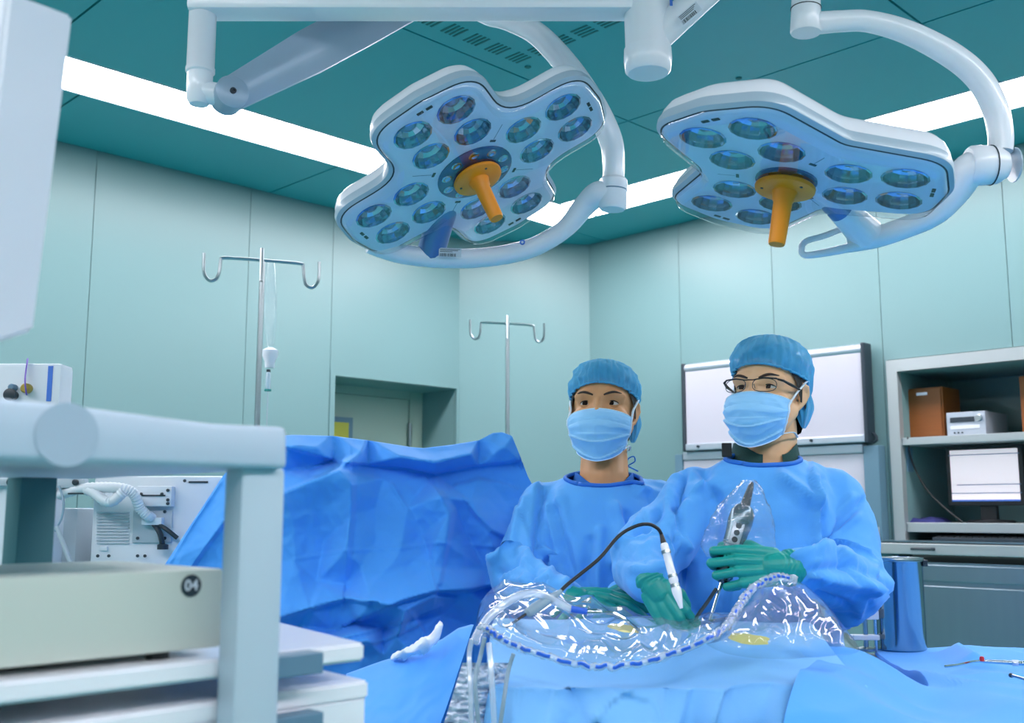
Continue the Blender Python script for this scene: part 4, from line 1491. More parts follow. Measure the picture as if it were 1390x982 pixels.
dm = MB()
rows = []
for back in (4, 3, 2, 1):                      # sheet running over the top and down behind
    row = []
    for i in range(NX):
        p = P(gx[i], ty[i], Yd(gx[i]) - HH[0, i])
        row.append(p + Vector((0, .012 + .03 * (back - 1), -.012 * back ** 2.4 + .006)))
    rows.append(row)
for j in range(NY):
    rows.append([P(XX[j, i], YY[j, i], Yd(XX[j, i]) - HH[j, i]) for i in range(NX)])
last = rows[-1]
for k in range(1, 7):                          # on down towards the floor
    rows.append([Vector((p.x, p.y + .02 * math.sin(p.x * 40) * k / 6, p.z * (1 - k / 6) + .12 * k / 6)) for p in last])
for r in rows:
    dm.v += r
n = NX
dm.f = [(j * n + i, j * n + i + 1, (j + 1) * n + i + 1, (j + 1) * n + i) for j in range(len(rows) - 1) for i in range(n - 1)]
tag(dm.build('surgical_drape', 'drape', smooth='all'), 'big crumpled blue surgical drape hung as a screen behind the cart', 'drape')
# the frame it hangs on
sf = thing('drape_frame', 'metal screen frame hidden beneath the big blue drape', 'frame', (P(560, 800, 2.95).x, 2.9, 0))
fz = P(560, 612, 2.9).z - .02
f0_, f1_ = P(400, 640, 2.9), P(705, 640, 2.93)
MB().tube([(f0_.x, 2.83, 0), (f0_.x, 2.83, fz), (f1_.x - .03, 2.9, fz), (f1_.x - .03, 2.9, 0)], .011, 10).build('hoop', 'steel', sf, smooth=True)
for x, y in ((f0_.x, 2.83), (f1_.x - .03, 2.9)):
    MB().tube([(x, y - .0, .013), (x, y + .35, .013)], .011, 8).build('foot', 'steel', sf, smooth=True)

# ================================================================== side sheet at the head of the table
def sidefn(u, v):
    y_top = lambda x: float(np.interp(x, [470, 495, 520, 560, 600, 622, 640, 645], [915, 906, 897, 886, 868, 853, 848, 849]))
    yb = 1000
    xr = 643 - 52 * v
    x = 470 + (xr - 470) * u
    y = y_top(x) + (yb - y_top(x)) * v
    Yq = 2.16 - .30 * v ** .8
    nz = noise.noise(Vector((u * 3, v * 2.5, 9))) * .012 + .004 * (1 - 2 * abs(noise.noise(Vector((u * 6, v * 5, 2)))))
    return P(x, y, Yq - nz * (1 if v > .02 else 0))


sm_ = MB()
NU, NV = 50, 40
top = [sidefn(i / NU, 0) for i in range(NU + 1)]
rws = [[p + Vector((0, .10, -.20)) for p in top], [p + Vector((0, .05, -.06)) for p in top], [p + Vector((0, .02, -.012)) for p in top]]
rws += [[sidefn(i / NU, j / NV) for i in range(NU + 1)] for j in range(NV + 1)]
rws += [[Vector((p.x, p.y - .01, .25)) for p in rws[-1]]]
for r in rws:
    sm_.v += r
n = NU + 1
sm_.f = [(j * n + i, j * n + i + 1, (j + 1) * n + i + 1, (j + 1) * n + i) for j in range(len(rws) - 1) for i in range(n - 1)]
tag(sm_.build('side_drape', 'drape', smooth='all'), 'smooth blue side sheet hanging between the cart and the operating table', 'drape')
# white cloth on its top edge
wp = [P(533, 893, 2.13), P(548, 888, 2.10), P(566, 881, 2.09), P(582, 872, 2.09), P(592, 862, 2.09), P(596, 853, 2.10), P(599, 847, 2.11)]
wpp = cat_rom(wp, 8)
wr_ = lerp_list([.005, .013, .019, .019, .014, .012, .007], len(wpp))
wm = MB().tube(wpp, wr_, 20, flat=.6)
for p in wm.v:
    p += Vector((0, -1, .3)) * (.012 * noise.noise(p * 45)) + Vector((.3, 0, 1)) * (.009 * noise.noise(p * 80))
tag(wm.build('white_towel', 'whitecloth', smooth='all'), 'twisted white cloth lying on the blue side sheet', 'cloth')

# ================================================================== operating table under its drape
ot = thing('operating_table', 'operating table hidden beneath the light blue drape', 'operating table', (.24, 1.98, 0))
MB().box((-.08, 1.86, .93), (.56, 2.11, 1.005), bevel=.02).build('mattress', 'charcoal', ot)
MB().box((-.07, 1.86, .88), (.55, 2.11, .93), bevel=.005).build('table_top', 'steelblue', ot)
MB().box((.12, 1.9, .1), (.36, 2.08, .88), bevel=.02).build('column', 'steelblue', ot)
MB().box((-.05, 1.85, 0), (.55, 2.12, .1), bevel=.02).build('base', 'steelblue', ot)


def smooth01(t):
    t = max(0, min(1, t))
    return t * t * (3 - 2 * t)


def ztab(x, y):
    z = 1.035 + .07 * smooth01((y - 1.80) / .33)
    z += .012 * noise.noise(Vector((x * 6, y * 6, 1.5)))
    return z


def tabfn(u, v):
    x = -.066 + .65 * u
    # profile: behind, over the top, down the front
    if v < .12:
        t = v / .12
        y, z = 2.19 - .04 * t, .55 + (ztab(x, 2.15) - .55) * t
    elif v < .5:
        t = (v - .12) / .38
        y = 2.15 - .36 * t
        z = ztab(x, y)
    else:
        t = (v - .5) / .5
        fold = .010 * math.sin(x * 34 + 1.3 * math.sin(x * 9)) + .010 * (1 - 2 * abs(noise.noise(Vector((x * 9 + 2, t * 1.3, 4))))) + .006 * noise.noise(Vector((x * 22, t * 5, 8)))
        z = 1.035 + .012 * noise.noise(Vector((x * 6, 1.79 * 6, 1.5))) - (t ** 1.25) * .72
        y = 1.79 - .045 * smooth01(t * 7) - 2.6 * fold * smooth01(t * 6) * (1 + t) - .02 * t
        px_, py_ = pix((x, y, z))
        for (x0, y0, x1, y1, w, h) in [(1000, 880, 960, 985, 20, .02), (1085, 880, 1050, 985, 22, .03), (880, 920, 800, 985, 24, .014), (760, 910, 800, 985, 16, -.012), (720, 905, 700, 985, 20, .012), (905, 930, 900, 985, 14, -.010)]:
            d = float(seg_dist(np.array([[px_, py_]]), [(x0, y0), (x1, y1)])[0])
            y -= h * max(0, 1 - d / w) ** 1.3
    if u < .05:
        t = (.05 - u) / .05
        x, z = -.066 + .65 * .05 * (1 - t) ** .5 - .035 * (1 - (1 - t) ** .5), max(.06, z - .45 * t * t)
    return (x, y, z)


td = MB().grid(tabfn, 190, 150)
_tp = np.array([pix(p) for p in td.v])
_td = np.zeros(len(td.v))
for lp0 in [([(1004, 905), (978, 940), (962, 990)], 34, 7, .022, 1), ([(1060, 905), (1046, 990)], 30, 8, .018, -1), ([(936, 925), (918, 990)], 26, 8, .014, 1), ([(884, 915), (830, 948), (796, 990)], 30, 6, .018, 1),
            ([(760, 910), (742, 990)], 26, 7, .014, -1), ([(704, 900), (694, 990)], 22, 6, .014, 1), ([(765, 962), (786, 966), (806, 974)], 14, 4, .008, -1), ([(850, 940), (890, 952), (900, 990)], 22, 6, .014, -1), ([(740, 935), (780, 928), (830, 940)], 18, 6, .010, 1)]:
    _td += lap(_tp, *lp0)
for p, d, q in zip(td.v, _td, _tp):
    if p.y < 1.80:
        p.y -= d * smooth01((q[1] - 900) / 25) * (1 if p.z > .5 else .5)
tag(td.build('table_drape', 'drape2', smooth='all'), 'light blue drape over the operating table with hanging front folds', 'drape')
# crinkled bag hanging between side sheet and table drape
def foil(u, v):
    y = 900 + 110 * v
    xl = 628 - 34 * v
    xr = 690
    d = .012 * (1 - 2 * abs(noise.noise(Vector((u * 5, v * 14, 6))))) + .006 * noise.noise(Vector((u * 14, v * 36, 2)))
    return P(xl + (xr - xl) * u, y, 1.805 - d + .06 * max(0, u - .5) - .012 * math.sin(PI * u))


tag(MB().grid(foil, 24, 60).build('crinkled_bag', 'crinkle', smooth='all'), 'crinkled silvery bag hanging at the table edge beside the side sheet', 'bag')

# ================================================================== instrument table on the right
it = thing('instrument_table', 'instrument table hidden beneath the blue drape beside the steel canister', 'table', (1.1, 2.1, 0))
TZ = .985
MB().box((.84, 1.62, TZ - .03), (1.42, 2.62, TZ - .004), bevel=.004).build('table_top', 'steelblue', it)
for x in (.88, 1.38):
    for y in (1.68, 2.56):
        MB().tube([(x, y, 0), (x, y, TZ - .028)], .015, 10).build('leg', 'steelblue', it, smooth=True)


def inst(u, v):
    xq = .46 + 1.04 * u
    yb = 2.05 + .62 * smooth01((xq - .68) / .13)
    y = 1.40 + (yb - 1.40) * v
    xl = .41 + .43 * (min(y, 2.0) - 1.62)
    x = xl + (1.5 - xl) * u
    z = TZ + .004
    z += .058 * smooth01((xl + .2 - x) / .16) * smooth01((y - 1.5) / .25)
    edge = smooth01((y - 1.40) / .2)
    z -= .10 * (1 - edge)
    near = math.exp(-(((x - .93) / .13) ** 2 + ((y - 2.5) / .16) ** 2))
    f = .020 * (1 - 2 * abs(noise.noise(Vector((x * 3.2 + y * 1.4, y * 2.2 - x, 7.7))))) + .010 * (1 - 2 * abs(noise.noise(Vector((x * 7, y * 6, 1.2))))) - .006
    z += max(-.004 if x > .8 else -.02, f * (1 - near) * (.55 if y > 2.2 else 1))
    # ridge running to the canister foot
    d = float(seg_dist(np.array([[x, y]]), [(.99, 2.32), (1.03, 2.5)])[0])
    z += .03 * max(0, 1 - d / .07) ** 1.5
    if v > .985 or (v > .96):
        t = (v - .96) / .04
        z -= .25 * t * t
    return (x, y, z)


tag(MB().grid(inst, 130, 130).build('table_sheet', 'drape', smooth='all'), 'blue sheet with soft folds spread over the instrument table', 'drape')

# steel canister
cb0 = PZ(1233, 886, TZ + .004)
cc0 = Vector((cb0.x, cb0.y + .05, TZ + .004))
can = thing('steel_canister', 'cylindrical stainless steel canister standing on the blue instrument table', 'canister', cc0)
hh = P(1229, 760, cc0.y - .06).z - cc0.z
MB().lathe([(0, .001), (0, .056), (.004, .0605), (hh - .004, .0605), (hh, .063), (hh + .003, .063), (hh + .003, .059), (hh - .003, .0575), (.006, .0575), (.004, .001)], cc0, cc0 + Vector((0, 0, 1)), 48, cap=False).build('body', pm('polished_steel', '9fb0ba', .16, metal=1, var=.06, vscale=10, stretch=(8, 8, .5)), can, smooth=True)
MB().lathe([(0, .0632), (.004, .0645), (.008, .0632)], cc0 + Vector((0, 0, hh - .006)), cc0 + Vector((0, 0, 5)), 48).build('rim', 'steel', can, smooth=True)
MB().box((cc0.x + .052, cc0.y - .035, cc0.z + hh - .018), (cc0.x + .064, cc0.y - .015, cc0.z + hh - .002), bevel=.002).build('rim_catch', 'charcoal', can)
# clamp post behind the surgeon's elbow
p = PZ(1176, 884, TZ + .004)
cl = thing('clamp_stand', 'small chrome clamp stand with two white bars beside the canister', 'clamp', p)
MB().tube([p, p + Vector((0, 0, .13))], .006, 10).build('rod', 'steel', cl, smooth=True)
MB().lathe([(0, .022), (.006, .022), (.01, .01)], p, p + Vector((0, 0, 1)), 16).build('foot', 'steel', cl, smooth=True)
for z, h in ((.085, .022), (.032, .012)):
    MB().box((p.x - .035, p.y - .014, p.z + z - h / 2), (p.x + .03, p.y + .014, p.z + z + h / 2), bevel=.003).build('bar', 'offwhite', cl)
MB().tube([p + Vector((.024, 0, 0)), p + Vector((.024, 0, .15))], .005, 10).build('rod', 'chrome', cl, smooth=True)
# instruments on the sheet
ins = thing('suction_tube', 'long bent steel suction tube with a red button on the blue sheet', 'instrument', PZ(1340, 900, TZ + .02))
pt = [PZ(x, y, TZ + .026) for x, y in [(1283, 905), (1300, 903), (1318, 899), (1328, 898), (1334, 898), (1390, 901), (1440, 904)]]
MB().tube(cat_rom(pt[:5], 5), [.0028] * 21, 8).build('bent_tip', 'chrome', ins, smooth=True)
MB().tube(pt[4:], [.0035, .005, .005], 10).build('shaft', 'chrome', ins, smooth=True)
MB().lathe([(0, .006), (.012, .006)], PZ(1374, 900, TZ + .026), PZ(1390, 901, TZ + .026), 10).build('collar', 'offwhite', ins, smooth=True)
pc = PZ(1333, 898, TZ + .028)
MB().lathe([(0, .004), (.004, .005), (.009, .004), (.010, .001)], pc, pc + Vector((0, 0, 1)), 12).build('button', 'red', ins, smooth=True)
pr_ = [PZ(x, y, TZ + .022) for x, y in [(1371, 917), (1376, 918), (1400, 925), (1440, 934)]]
ins = thing('probe', 'thin blunt steel probe lying before the suction tube', 'instrument', pr_[1])
MB().tube(pr_, [.004, .003, .0025, .0025], 8).build('shaft', 'steel', ins, smooth=True)
MB().lathe([(0, .001), (.001, .0042), (.006, .0042)], pr_[0], pr_[1], 10).build('tip', 'charcoal', ins, smooth=True)

# ================================================================== clear pouch on the patient
def cr2(ctrl, n):
    q = cat_rom([(a, b, 0) for a, b in ctrl], 24)
    t = np.linspace(0, len(q) - 1, n)
    return [(float(np.interp(s, range(len(q)), [w.x for w in q])), float(np.interp(s, range(len(q)), [w.y for w in q]))) for s in t]


backc = cr2([(648, 836), (664, 812), (712, 803), (790, 820), (850, 842), (905, 856), (955, 850), (998, 836)], 121)
frontc = cr2([(644, 868), (672, 872), (712, 884), (785, 905), (850, 906), (915, 889), (962, 869), (1000, 842)], 121)


def at_curve(c, u):
    t = u * (len(c) - 1)
    i = min(len(c) - 2, int(t))
    f_ = t - i
    return c[i][0] + (c[i + 1][0] - c[i][0]) * f_, c[i][1] + (c[i + 1][1] - c[i][1]) * f_


def film(u, v):
    bx_, by_ = at_curve(backc, u)
    fx_, fy_ = at_curve(frontc, u)
    vv = min(v, .86) / .86
    Yb, Yf_ = 2.13, 1.765
    x = bx_ + (fx_ - bx_) * vv
    y = by_ + (fy_ - by_) * vv - 10 * math.sin(PI * vv) * math.sin(PI * u)
    Yq = Yb + (Yf_ - Yb) * vv
    if v > .86:
        t = (v - .86) / .14
        y += (12 + 8 * noise.noise(Vector((u * 14, 0, 3)))) * t
        Yq -= .012 * t
    q = P(x, y, Yq)
    e = min(1, 8 * min(u, 1 - u)) 
    d = .020 * (1 - 2 * abs(noise.noise(Vector((u * 6 + v * 1.5, v * 2.2 - u * 3, 5))))) + .009 * (1 - 2 * abs(noise.noise(Vector((u * 9 - v * 3, v * 5 + u * 5, 1)))))
    return q + Vector((0, -.25, 1)) * (d * .75 * e + .006)


pouch = thing('fluid_pouch', 'clear plastic fluid pouch with blue dashed rim spread over the patient', 'pouch', P(820, 880, 1.95))
MB().grid(film, 240, 90).build('film', 'plastic', pouch, smooth='all')
# puffed right end
domeb = cr2([(958, 876), (978, 862), (1000, 826), (1022, 798), (1052, 784), (1086, 792), (1116, 816), (1142, 848), (1166, 884), (1120, 892), (1050, 896), (990, 890), (958, 876)], 97)


def domefn(u, v):
    x, y = at_curve(domeb, u)
    cx_, cy_ = 1066, 862
    r = 1 - v
    px_, py_ = cx_ + (x - cx_) * r, cy_ + (y - cy_) * r
    Yq = 1.98 - .18 * smooth01((py_ - 790) / 100)
    bul = .07 * math.sqrt(max(0, 1 - r * r))
    q = P(px_, py_, Yq - bul)
    d = .014 * (1 - 2 * abs(noise.noise(Vector((px_ * .022, py_ * .03, 2))))) + .007 * (1 - 2 * abs(noise.noise(Vector((px_ * .05, py_ * .045, 6)))))
    return q + Vector((0, -.9, .4)) * (d * min(1, 5 * (1 - r) + .25))


MB().grid(domefn, 192, 50, False).build('puffed_end', 'plastic', pouch, smooth='all')
rimc = cr2([(650, 852), (664, 858), (680, 870), (712, 884), (785, 905), (850, 906), (915, 889), (962, 869), (985, 852), (1000, 830), (1020, 803), (1050, 787), (1080, 790)], 200)
rim3 = []
for k, (x, y) in enumerate(rimc):
    Yq = 1.755 if x < 960 else 1.755 + .19 * smooth01((x - 955) / 80)
    w_ = noise.noise(Vector((k * .35, 0, 2)))
    rim3.append(P(x, y - 3, Yq) + Vector((0, -.004, .006 * w_)))
MB().tube(rim3, [(.006 if k < 132 else .0075) + (.0022 if k < 132 else .0045) * noise.noise(Vector((k * .8, 3, 0))) for k in range(200)], 10).build('rim', 'tube', pouch, smooth='all')
dash = MB()
k = 12
while k < 192:
    L = 4 if k < 130 else 2
    seg = [p + Vector((0, -.0065, .001)) for p in rim3[k:k + L + 1]]
    dash.tube(seg, .0028, 6)
    k += L + (1 if k % 3 else 2)
dash.build('rim_dashes', 'bluetape', pouch)['kind'] = 'stuff'
for (x, y, wx, wy, Yq, a) in [(846, 853, .030, .004, 1.93, .2), (1016, 868, .036, .006, 1.86, .1)]:
    c = P(x, y, Yq)
    def yf(u, v, c=c, wx=wx, wy=wy, a=a):
        q = 2 * PI * u
        r = v * (1 + .3 * noise.noise(Vector((math.cos(q) * 1.5, math.sin(q) * 1.5, wx * 50))))
        return c + Vector((math.cos(q) * wx * r, math.sin(q) * .03 * r, math.sin(q) * wy * r - math.cos(q) * a * wx * r * .5))
    MB().grid(yf, 24, 6, True).build('yellow_patch', 'yellow', pouch, smooth='all')

# ================================================================== lines and instruments around the pouch
tp_ = cat_rom([P(644, 872, 1.77), P(650, 858, 1.78), P(668, 834, 1.80), P(700, 811, 1.84), P(728, 806, 1.88), P(752, 816, 1.90), P(776, 828, 1.90)], 8)
sl = thing('suction_line', 'milky suction tube arching over the pouch into a blue connector and steel cannula', 'tube', tp_[0])
MB().tube(tp_, .0075, 12).build('hose', 'tube', sl, smooth=True)
MB().tube([P(775, 827, 1.895), P(798, 831, 1.90)], [.006, .0055], 12).build('connector', 'bluetape', sl, smooth=True)
MB().lathe([(0, .0065), (.004, .0068), (.008, .005), (.013, .0062), (.02, .0055), (.026, .0035)], P(797, 831, 1.90), P(830, 832, 1.90), 14).build('hub', 'chrome', sl, smooth=True)
MB().tube(cat_rom([P(812, 832, 1.90), P(832, 833, 1.91), P(850, 842, 1.91), P(868, 857, 1.91)], 6), .0028, 8).build('cannula', 'chrome', sl, smooth=True)
for i, (pts, r, lab) in enumerate([
        ([(641, 868), (637, 890), (639, 940), (640, 1000)], .0042, 'pale thick tube hanging down the table front beside the crinkled bag'),
        ([(658, 866), (652, 892), (645, 930), (652, 1000)], .0036, 'grey thin tube curving down the table front next to the pale one'),
        ([(664, 874), (668, 930), (672, 1000)], .005, 'clear wide tube hanging straight down the table front'),
        ([(697, 888), (690, 912), (684, 950), (677, 1000)], .0034, 'grey cable hanging alone from the pouch rim down the front folds')]):
    o = MB().tube(cat_rom([P(x, y, 1.752 - .004 * i - .03 * (y > 920)) for x, y in pts], 8), r, 8).build('hanging_tube', 'tube' if i in (0, 2) else 'cable', smooth=True)
    tag(o, lab, 'tube', 'tubes hanging down the table front')

# camera pen with black cable and grey coupler
pa, pb = P(901, 738, 2.03), P(921, 812, 2.0)
pen = thing('arthroscope_pen', 'silver white pen-shaped scope with black cable held in the gloved right hand', 'instrument', P(930, 850, 1.98))
ax_ = (pb - pa).normalized()
L = (pb - pa).length
MB().lathe([(0, .006), (.003, .0075), (.014, .0078), (.016, .0072), (.060, .0078), (.062, .0088), (.074, .0088), (.076, .0078), (.085, .0082), (.089, .0092), (.097, .0088), (.104, .0075), (L + .02, .003)], pa, pb, 20).build('body', 'white', pen, smooth=True)
for d in (.014, .061, .079):
    MB().lathe([(0, .0091), (.006, .0091)], pa + ax_ * d, pb, 20).build('ring', 'steel', pen, smooth=True)
MB().lathe([(0, .0030), (.012, .0045), (.024, .0062)], pa - ax_ * .022, pb, 14).build('strain_relief', 'black', pen, smooth=True)
MB().tube(cat_rom([pa - ax_ * .018, P(893, 718, 2.03), P(880, 712, 2.03), P(862, 715, 2.02), P(840, 728, 2.0), P(815, 757, 1.97), P(790, 778, 1.95), P(770, 794, 1.93), P(756, 808, 1.91)], 8), .0034, 10).build('cable', 'black', pen, smooth=True)
ga, gb = P(762, 803, 1.915), P(714, 834, 1.87)
MB().lathe([(0, .004), (.012, .0055), (.03, .0085), (.065, .010), (.082, .008), (.086, .003)], ga, gb, 16).build('coupler', 'cable', pen, smooth=True)
MB().tube([gb, P(687, 852, 1.84)], .0024, 8).build('wire', 'black', pen, smooth=True)
# metal bowl or cord loop between the hands
lp = cat_rom([P(972, 800, 2.08), P(960, 818, 2.06), P(945, 840, 2.02), P(952, 846, 2.0), P(985, 840, 2.0)], 8)
tag(MB().tube(lp, .0036, 8).build('grey_cord', 'charcoal', smooth=True), 'dark cord looping below the shaver handpiece onto the pouch', 'cord')

# ================================================================== people
def head_matrix(eye_mid, yaw, pitch, roll, s):
    """local: x to the picture's right, -y the way the face looks, z up, origin between the eyes"""
    return Matrix.Translation(eye_mid) @ Matrix.Rotation(yaw, 4, 'Z') @ Matrix.Rotation(pitch, 4, 'X') @ Matrix.Rotation(roll, 4, 'Y') @ Matrix.Scale(s, 4) @ Matrix.Translation((0, .085, 0))


def body_mesh(root, HM, skin, neck_base, torso):
    """head, neck, shoulders and torso as one continuous surface"""
    bm = bmesh.new()
    ellipsoid(bm, (0, .012, .030), (.0745, .097, .085))
    ellipsoid(bm, (0, -.015, -.025), (.0665, .070, .085))
    ellipsoid(bm, (0, -.028, -.078), (.048, .055, .040))
    ellipsoid(bm, (0, -.050, .018), (.060, .036, .040))
    for s in (-1, 1):
        ellipsoid(bm, (s * .042, -.048, -.030), (.026, .030, .024))
        capsule_chain(bm, [(s * .012, -.078, .022), (s * .034, -.076, .025), (s * .054, -.058, .020)], [.010, .010, .009])
        capsule_chain(bm, [(s * .058, -.01, -.045), (s * .045, -.045, -.085)], [.018, .018])
        # ear: rim and bowl
        ear = [(s * .072, -.004, .006), (s * .080, .006, .020), (s * .085, .018, .016), (s * .085, .022, .0), (s * .080, .016, -.018), (s * .074, .004, -.032), (s * .071, -.002, -.034)]
        capsule_chain(bm, ear, [.0045, .0048, .0048, .005, .0052, .0062, .0055], 8)
        ellipsoid(bm, (s * .075, .009, -.006), (.0045, .014, .022))
    capsule_chain(bm, [(0, -.084, .006), (0, -.094, -.018), (0, -.103, -.036)], [.0085, .0095, .0125])
    for s in (-1, 1):
        ellipsoid(bm, (s * .012, -.092, -.039), (.010, .011, .009))
    ellipsoid(bm, (0, -.080, -.062), (.022, .012, .012))
    ellipsoid(bm, (0, -.072, -.098), (.020, .018, .016))
    bm.transform(HM)
    sc = HM.to_scale()[0]
    top = HM @ Vector((0, .030, -.06))
    mid = HM @ Vector((0, .034, -.10))
    capsule_chain(bm, [top, mid, Vector(neck_base), Vector(neck_base) + Vector((0, .01, -.06))], [.054 * sc, .056 * sc, .060 * sc, .075 * sc], 20)
    for pts, rs in torso:
        capsule_chain(bm, pts, rs, 16)
    co, no, fs = remesh(bm, .0042, 7)
    # eye sockets
    inv = HM.inverted()
    R_ = np.array(inv.to_3x3())
    T_ = np.array(inv.translation)
    lc = co @ R_.T + T_
    for s in (-1, 1):
        d = ((lc[:, 0] - s * .031) / .017) ** 2 + ((lc[:, 2] - .0) / .010) ** 2
        m = (lc[:, 1] < -.02)
        amt = np.exp(-d) * m * .0065
        yv = np.array(HM.to_3x3() @ Vector((0, 1, 0)))
        co = co + amt[:, None] * yv
    o = from_arrays('body', co, fs, skin, root)
    return o, BVHTree.FromPolygons([Vector(p) for p in co], fs)


def eyes(root, body, HM, bvh, skin, gaze, openness):
    rot = HM.to_3x3()
    fwd = (rot @ Vector((0, -1, 0))).normalized()
    for s in (-1, 1):
        start = HM @ Vector((s * .031, -.25, 0))
        hit = bvh.ray_cast(start, -fwd)[0]
        R = .0150
        loc = HM.inverted() @ hit
        c = Vector((s * .031, loc.y + .0108, 0))
        ball = MB()

        def sph(r, el0, el1, az0, az1, nu, nv, mat, name, par, tilt=0.0, zoff=0.0):
            def fn(u, v):
                az = az0 + (az1 - az0) * u
                el = el0(az) + (el1(az) - el0(az)) * v
                return HM @ (c + Vector((r * math.sin(az) * math.cos(el), -r * math.cos(az) * math.cos(el), r * math.sin(el) + zoff)))
            return MB().grid(fn, nu, nv).build(name, mat, par, smooth='all')
        e = sph(R, lambda a: -1.2, lambda a: 1.2, -1.35, 1.35, 20, 16, 'eye', 'eye', root)
        # iris: cap turned to where the person looks
        gx_, gz_ = gaze

        def iris(u, v, rr=.0067):
            a = 2 * PI * u
            t = rr / R * v
            x, z = math.sin(gx_) + t * math.cos(a), math.sin(gz_) + t * math.sin(a)
            y = -math.sqrt(max(0, 1 - x * x - z * z))
            return HM @ (c + Vector((x, y, z)) * (R + .0004))
        MB().grid(iris, 20, 6, True).build('iris', 'iris', e, smooth='all')
        up = lambda a: openness * math.cos(a * 1.15) - .05
        lo = lambda a: -.27 * math.cos(a * 1.15) - .02
        lid = sph(R + .0011, up, lambda a: 1.35, -1.3, 1.3, 24, 10, skin, 'upper_eyelid', root)
        sph(R + .0009, lambda a: -1.35, lo, -1.3, 1.3, 24, 10, skin, 'lower_eyelid', root)
        ln = []
        for k in range(15):
            a = -1.1 + 2.2 * k / 14
            el = up(a)
            ln.append(HM @ (c + Vector((math.sin(a) * math.cos(el), -math.cos(a) * math.cos(el), math.sin(el))) * (R + .0017)))
        MB().tube(ln, lerp_list([.0007, .0014, .0016, .0015, .0008], 15), 6).build('lashes', 'lip', lid, smooth='all')
        # brow
        br = []
        for k in range(12):
            t = k / 11
            x = s * (.013 + .040 * t)
            z = .0175 + .0075 * math.sin(PI * min(1, t * 1.15) * .62)
            h = bvh.ray_cast(HM @ Vector((x, -.25, z)), -fwd)[0]
            if h is None:
                continue
            br.append(h + fwd * .0002)
        MB().tube(br, lerp_list([.0022, .0034, .0036, .0030, .0012], len(br)), 8, flat=.9).build('eyebrow', 'brow', root, smooth='all')


def mask(root, HM, ztop, zbot, seed):
    yf = lambda z: float(np.interp(z, [zbot - .01, zbot, -.108, -.085, -.058, -.040, -.028, ztop], [.062, .074, .095, .111, .117, .1165, .110, .098]))

    def fn(u, v, extra=0.0):
        uu = u * 2 - 1
        ph = uu * 1.22
        z = ztop + (zbot - ztop) * v
        z += -.012 * (abs(uu) ** 1.6) * (1 - v) + .034 * (abs(uu) ** 1.7) * v     # edges pull towards the ears
        f = yf(ztop + (zbot - ztop) * v)
        wx = .0745 - .020 * v ** 2.2
        x = wx * math.sin(ph) / math.sin(1.22) * (1.0)
        y = -(f + .004) * (math.cos(ph) ** .75) * .86 - .014
        x *= 1.0
        # pleats: three steps deepest in the middle of the height
        q = v * 3.4 - .22 * math.cos(uu * 2.6) * (1 if v > .5 else -.6)
        saw = q - math.floor(q)
        pl = (.0092 * (1 - saw) ** 1.6) * smooth01((v - .22) * 5) * (1 - .85 * abs(uu) ** 5) * (1 - .55 * smooth01((v - .85) * 6))
        pl += .0022 * (1 - 2 * abs(noise.noise(Vector((uu * 2.6 + seed, v * 5, seed)))))
        nr = Vector((math.sin(ph), -math.cos(ph), -.25)).normalized()
        return HM @ (Vector((x, y, z)) + nr * (pl + extra))
    m = MB().grid(fn, 60, 70).build('mask', 'mask', root, smooth='all')
    # bound edges
    for v in (0, 1):
        MB().tube([fn(k / 30, v, .0004) for k in range(31)], .0011, 6).build('edge_binding', 'maskedge', m, smooth='all')
    for u in (0, 1):
        MB().tube([fn(u, k / 20, .0006) for k in range(21)], .0022, 6, flat=1.4).build('edge_binding', 'maskedge', m, smooth='all')
    # ties round the ears
    for s, u in ((-1, 0), (1, 1)):
        a, b_ = fn(u, .02), fn(u, .98)
        MB().tube(cat_rom([a, HM @ Vector((s * .076, -.022, -.004)), HM @ Vector((s * .083, .010, .026)), HM @ Vector((s * .074, .05, .035))], 6), .0034, 6, flat=.4).build('tie', 'maskedge', m, smooth='all')
        MB().tube(cat_rom([b_, HM @ Vector((s * .066, -.008, -.090)), HM @ Vector((s * .063, .02, -.094)), HM @ Vector((s * .050, .055, -.090))], 6), .0032, 6, flat=.4).build('tie', 'maskedge', m, smooth='all')
    return m


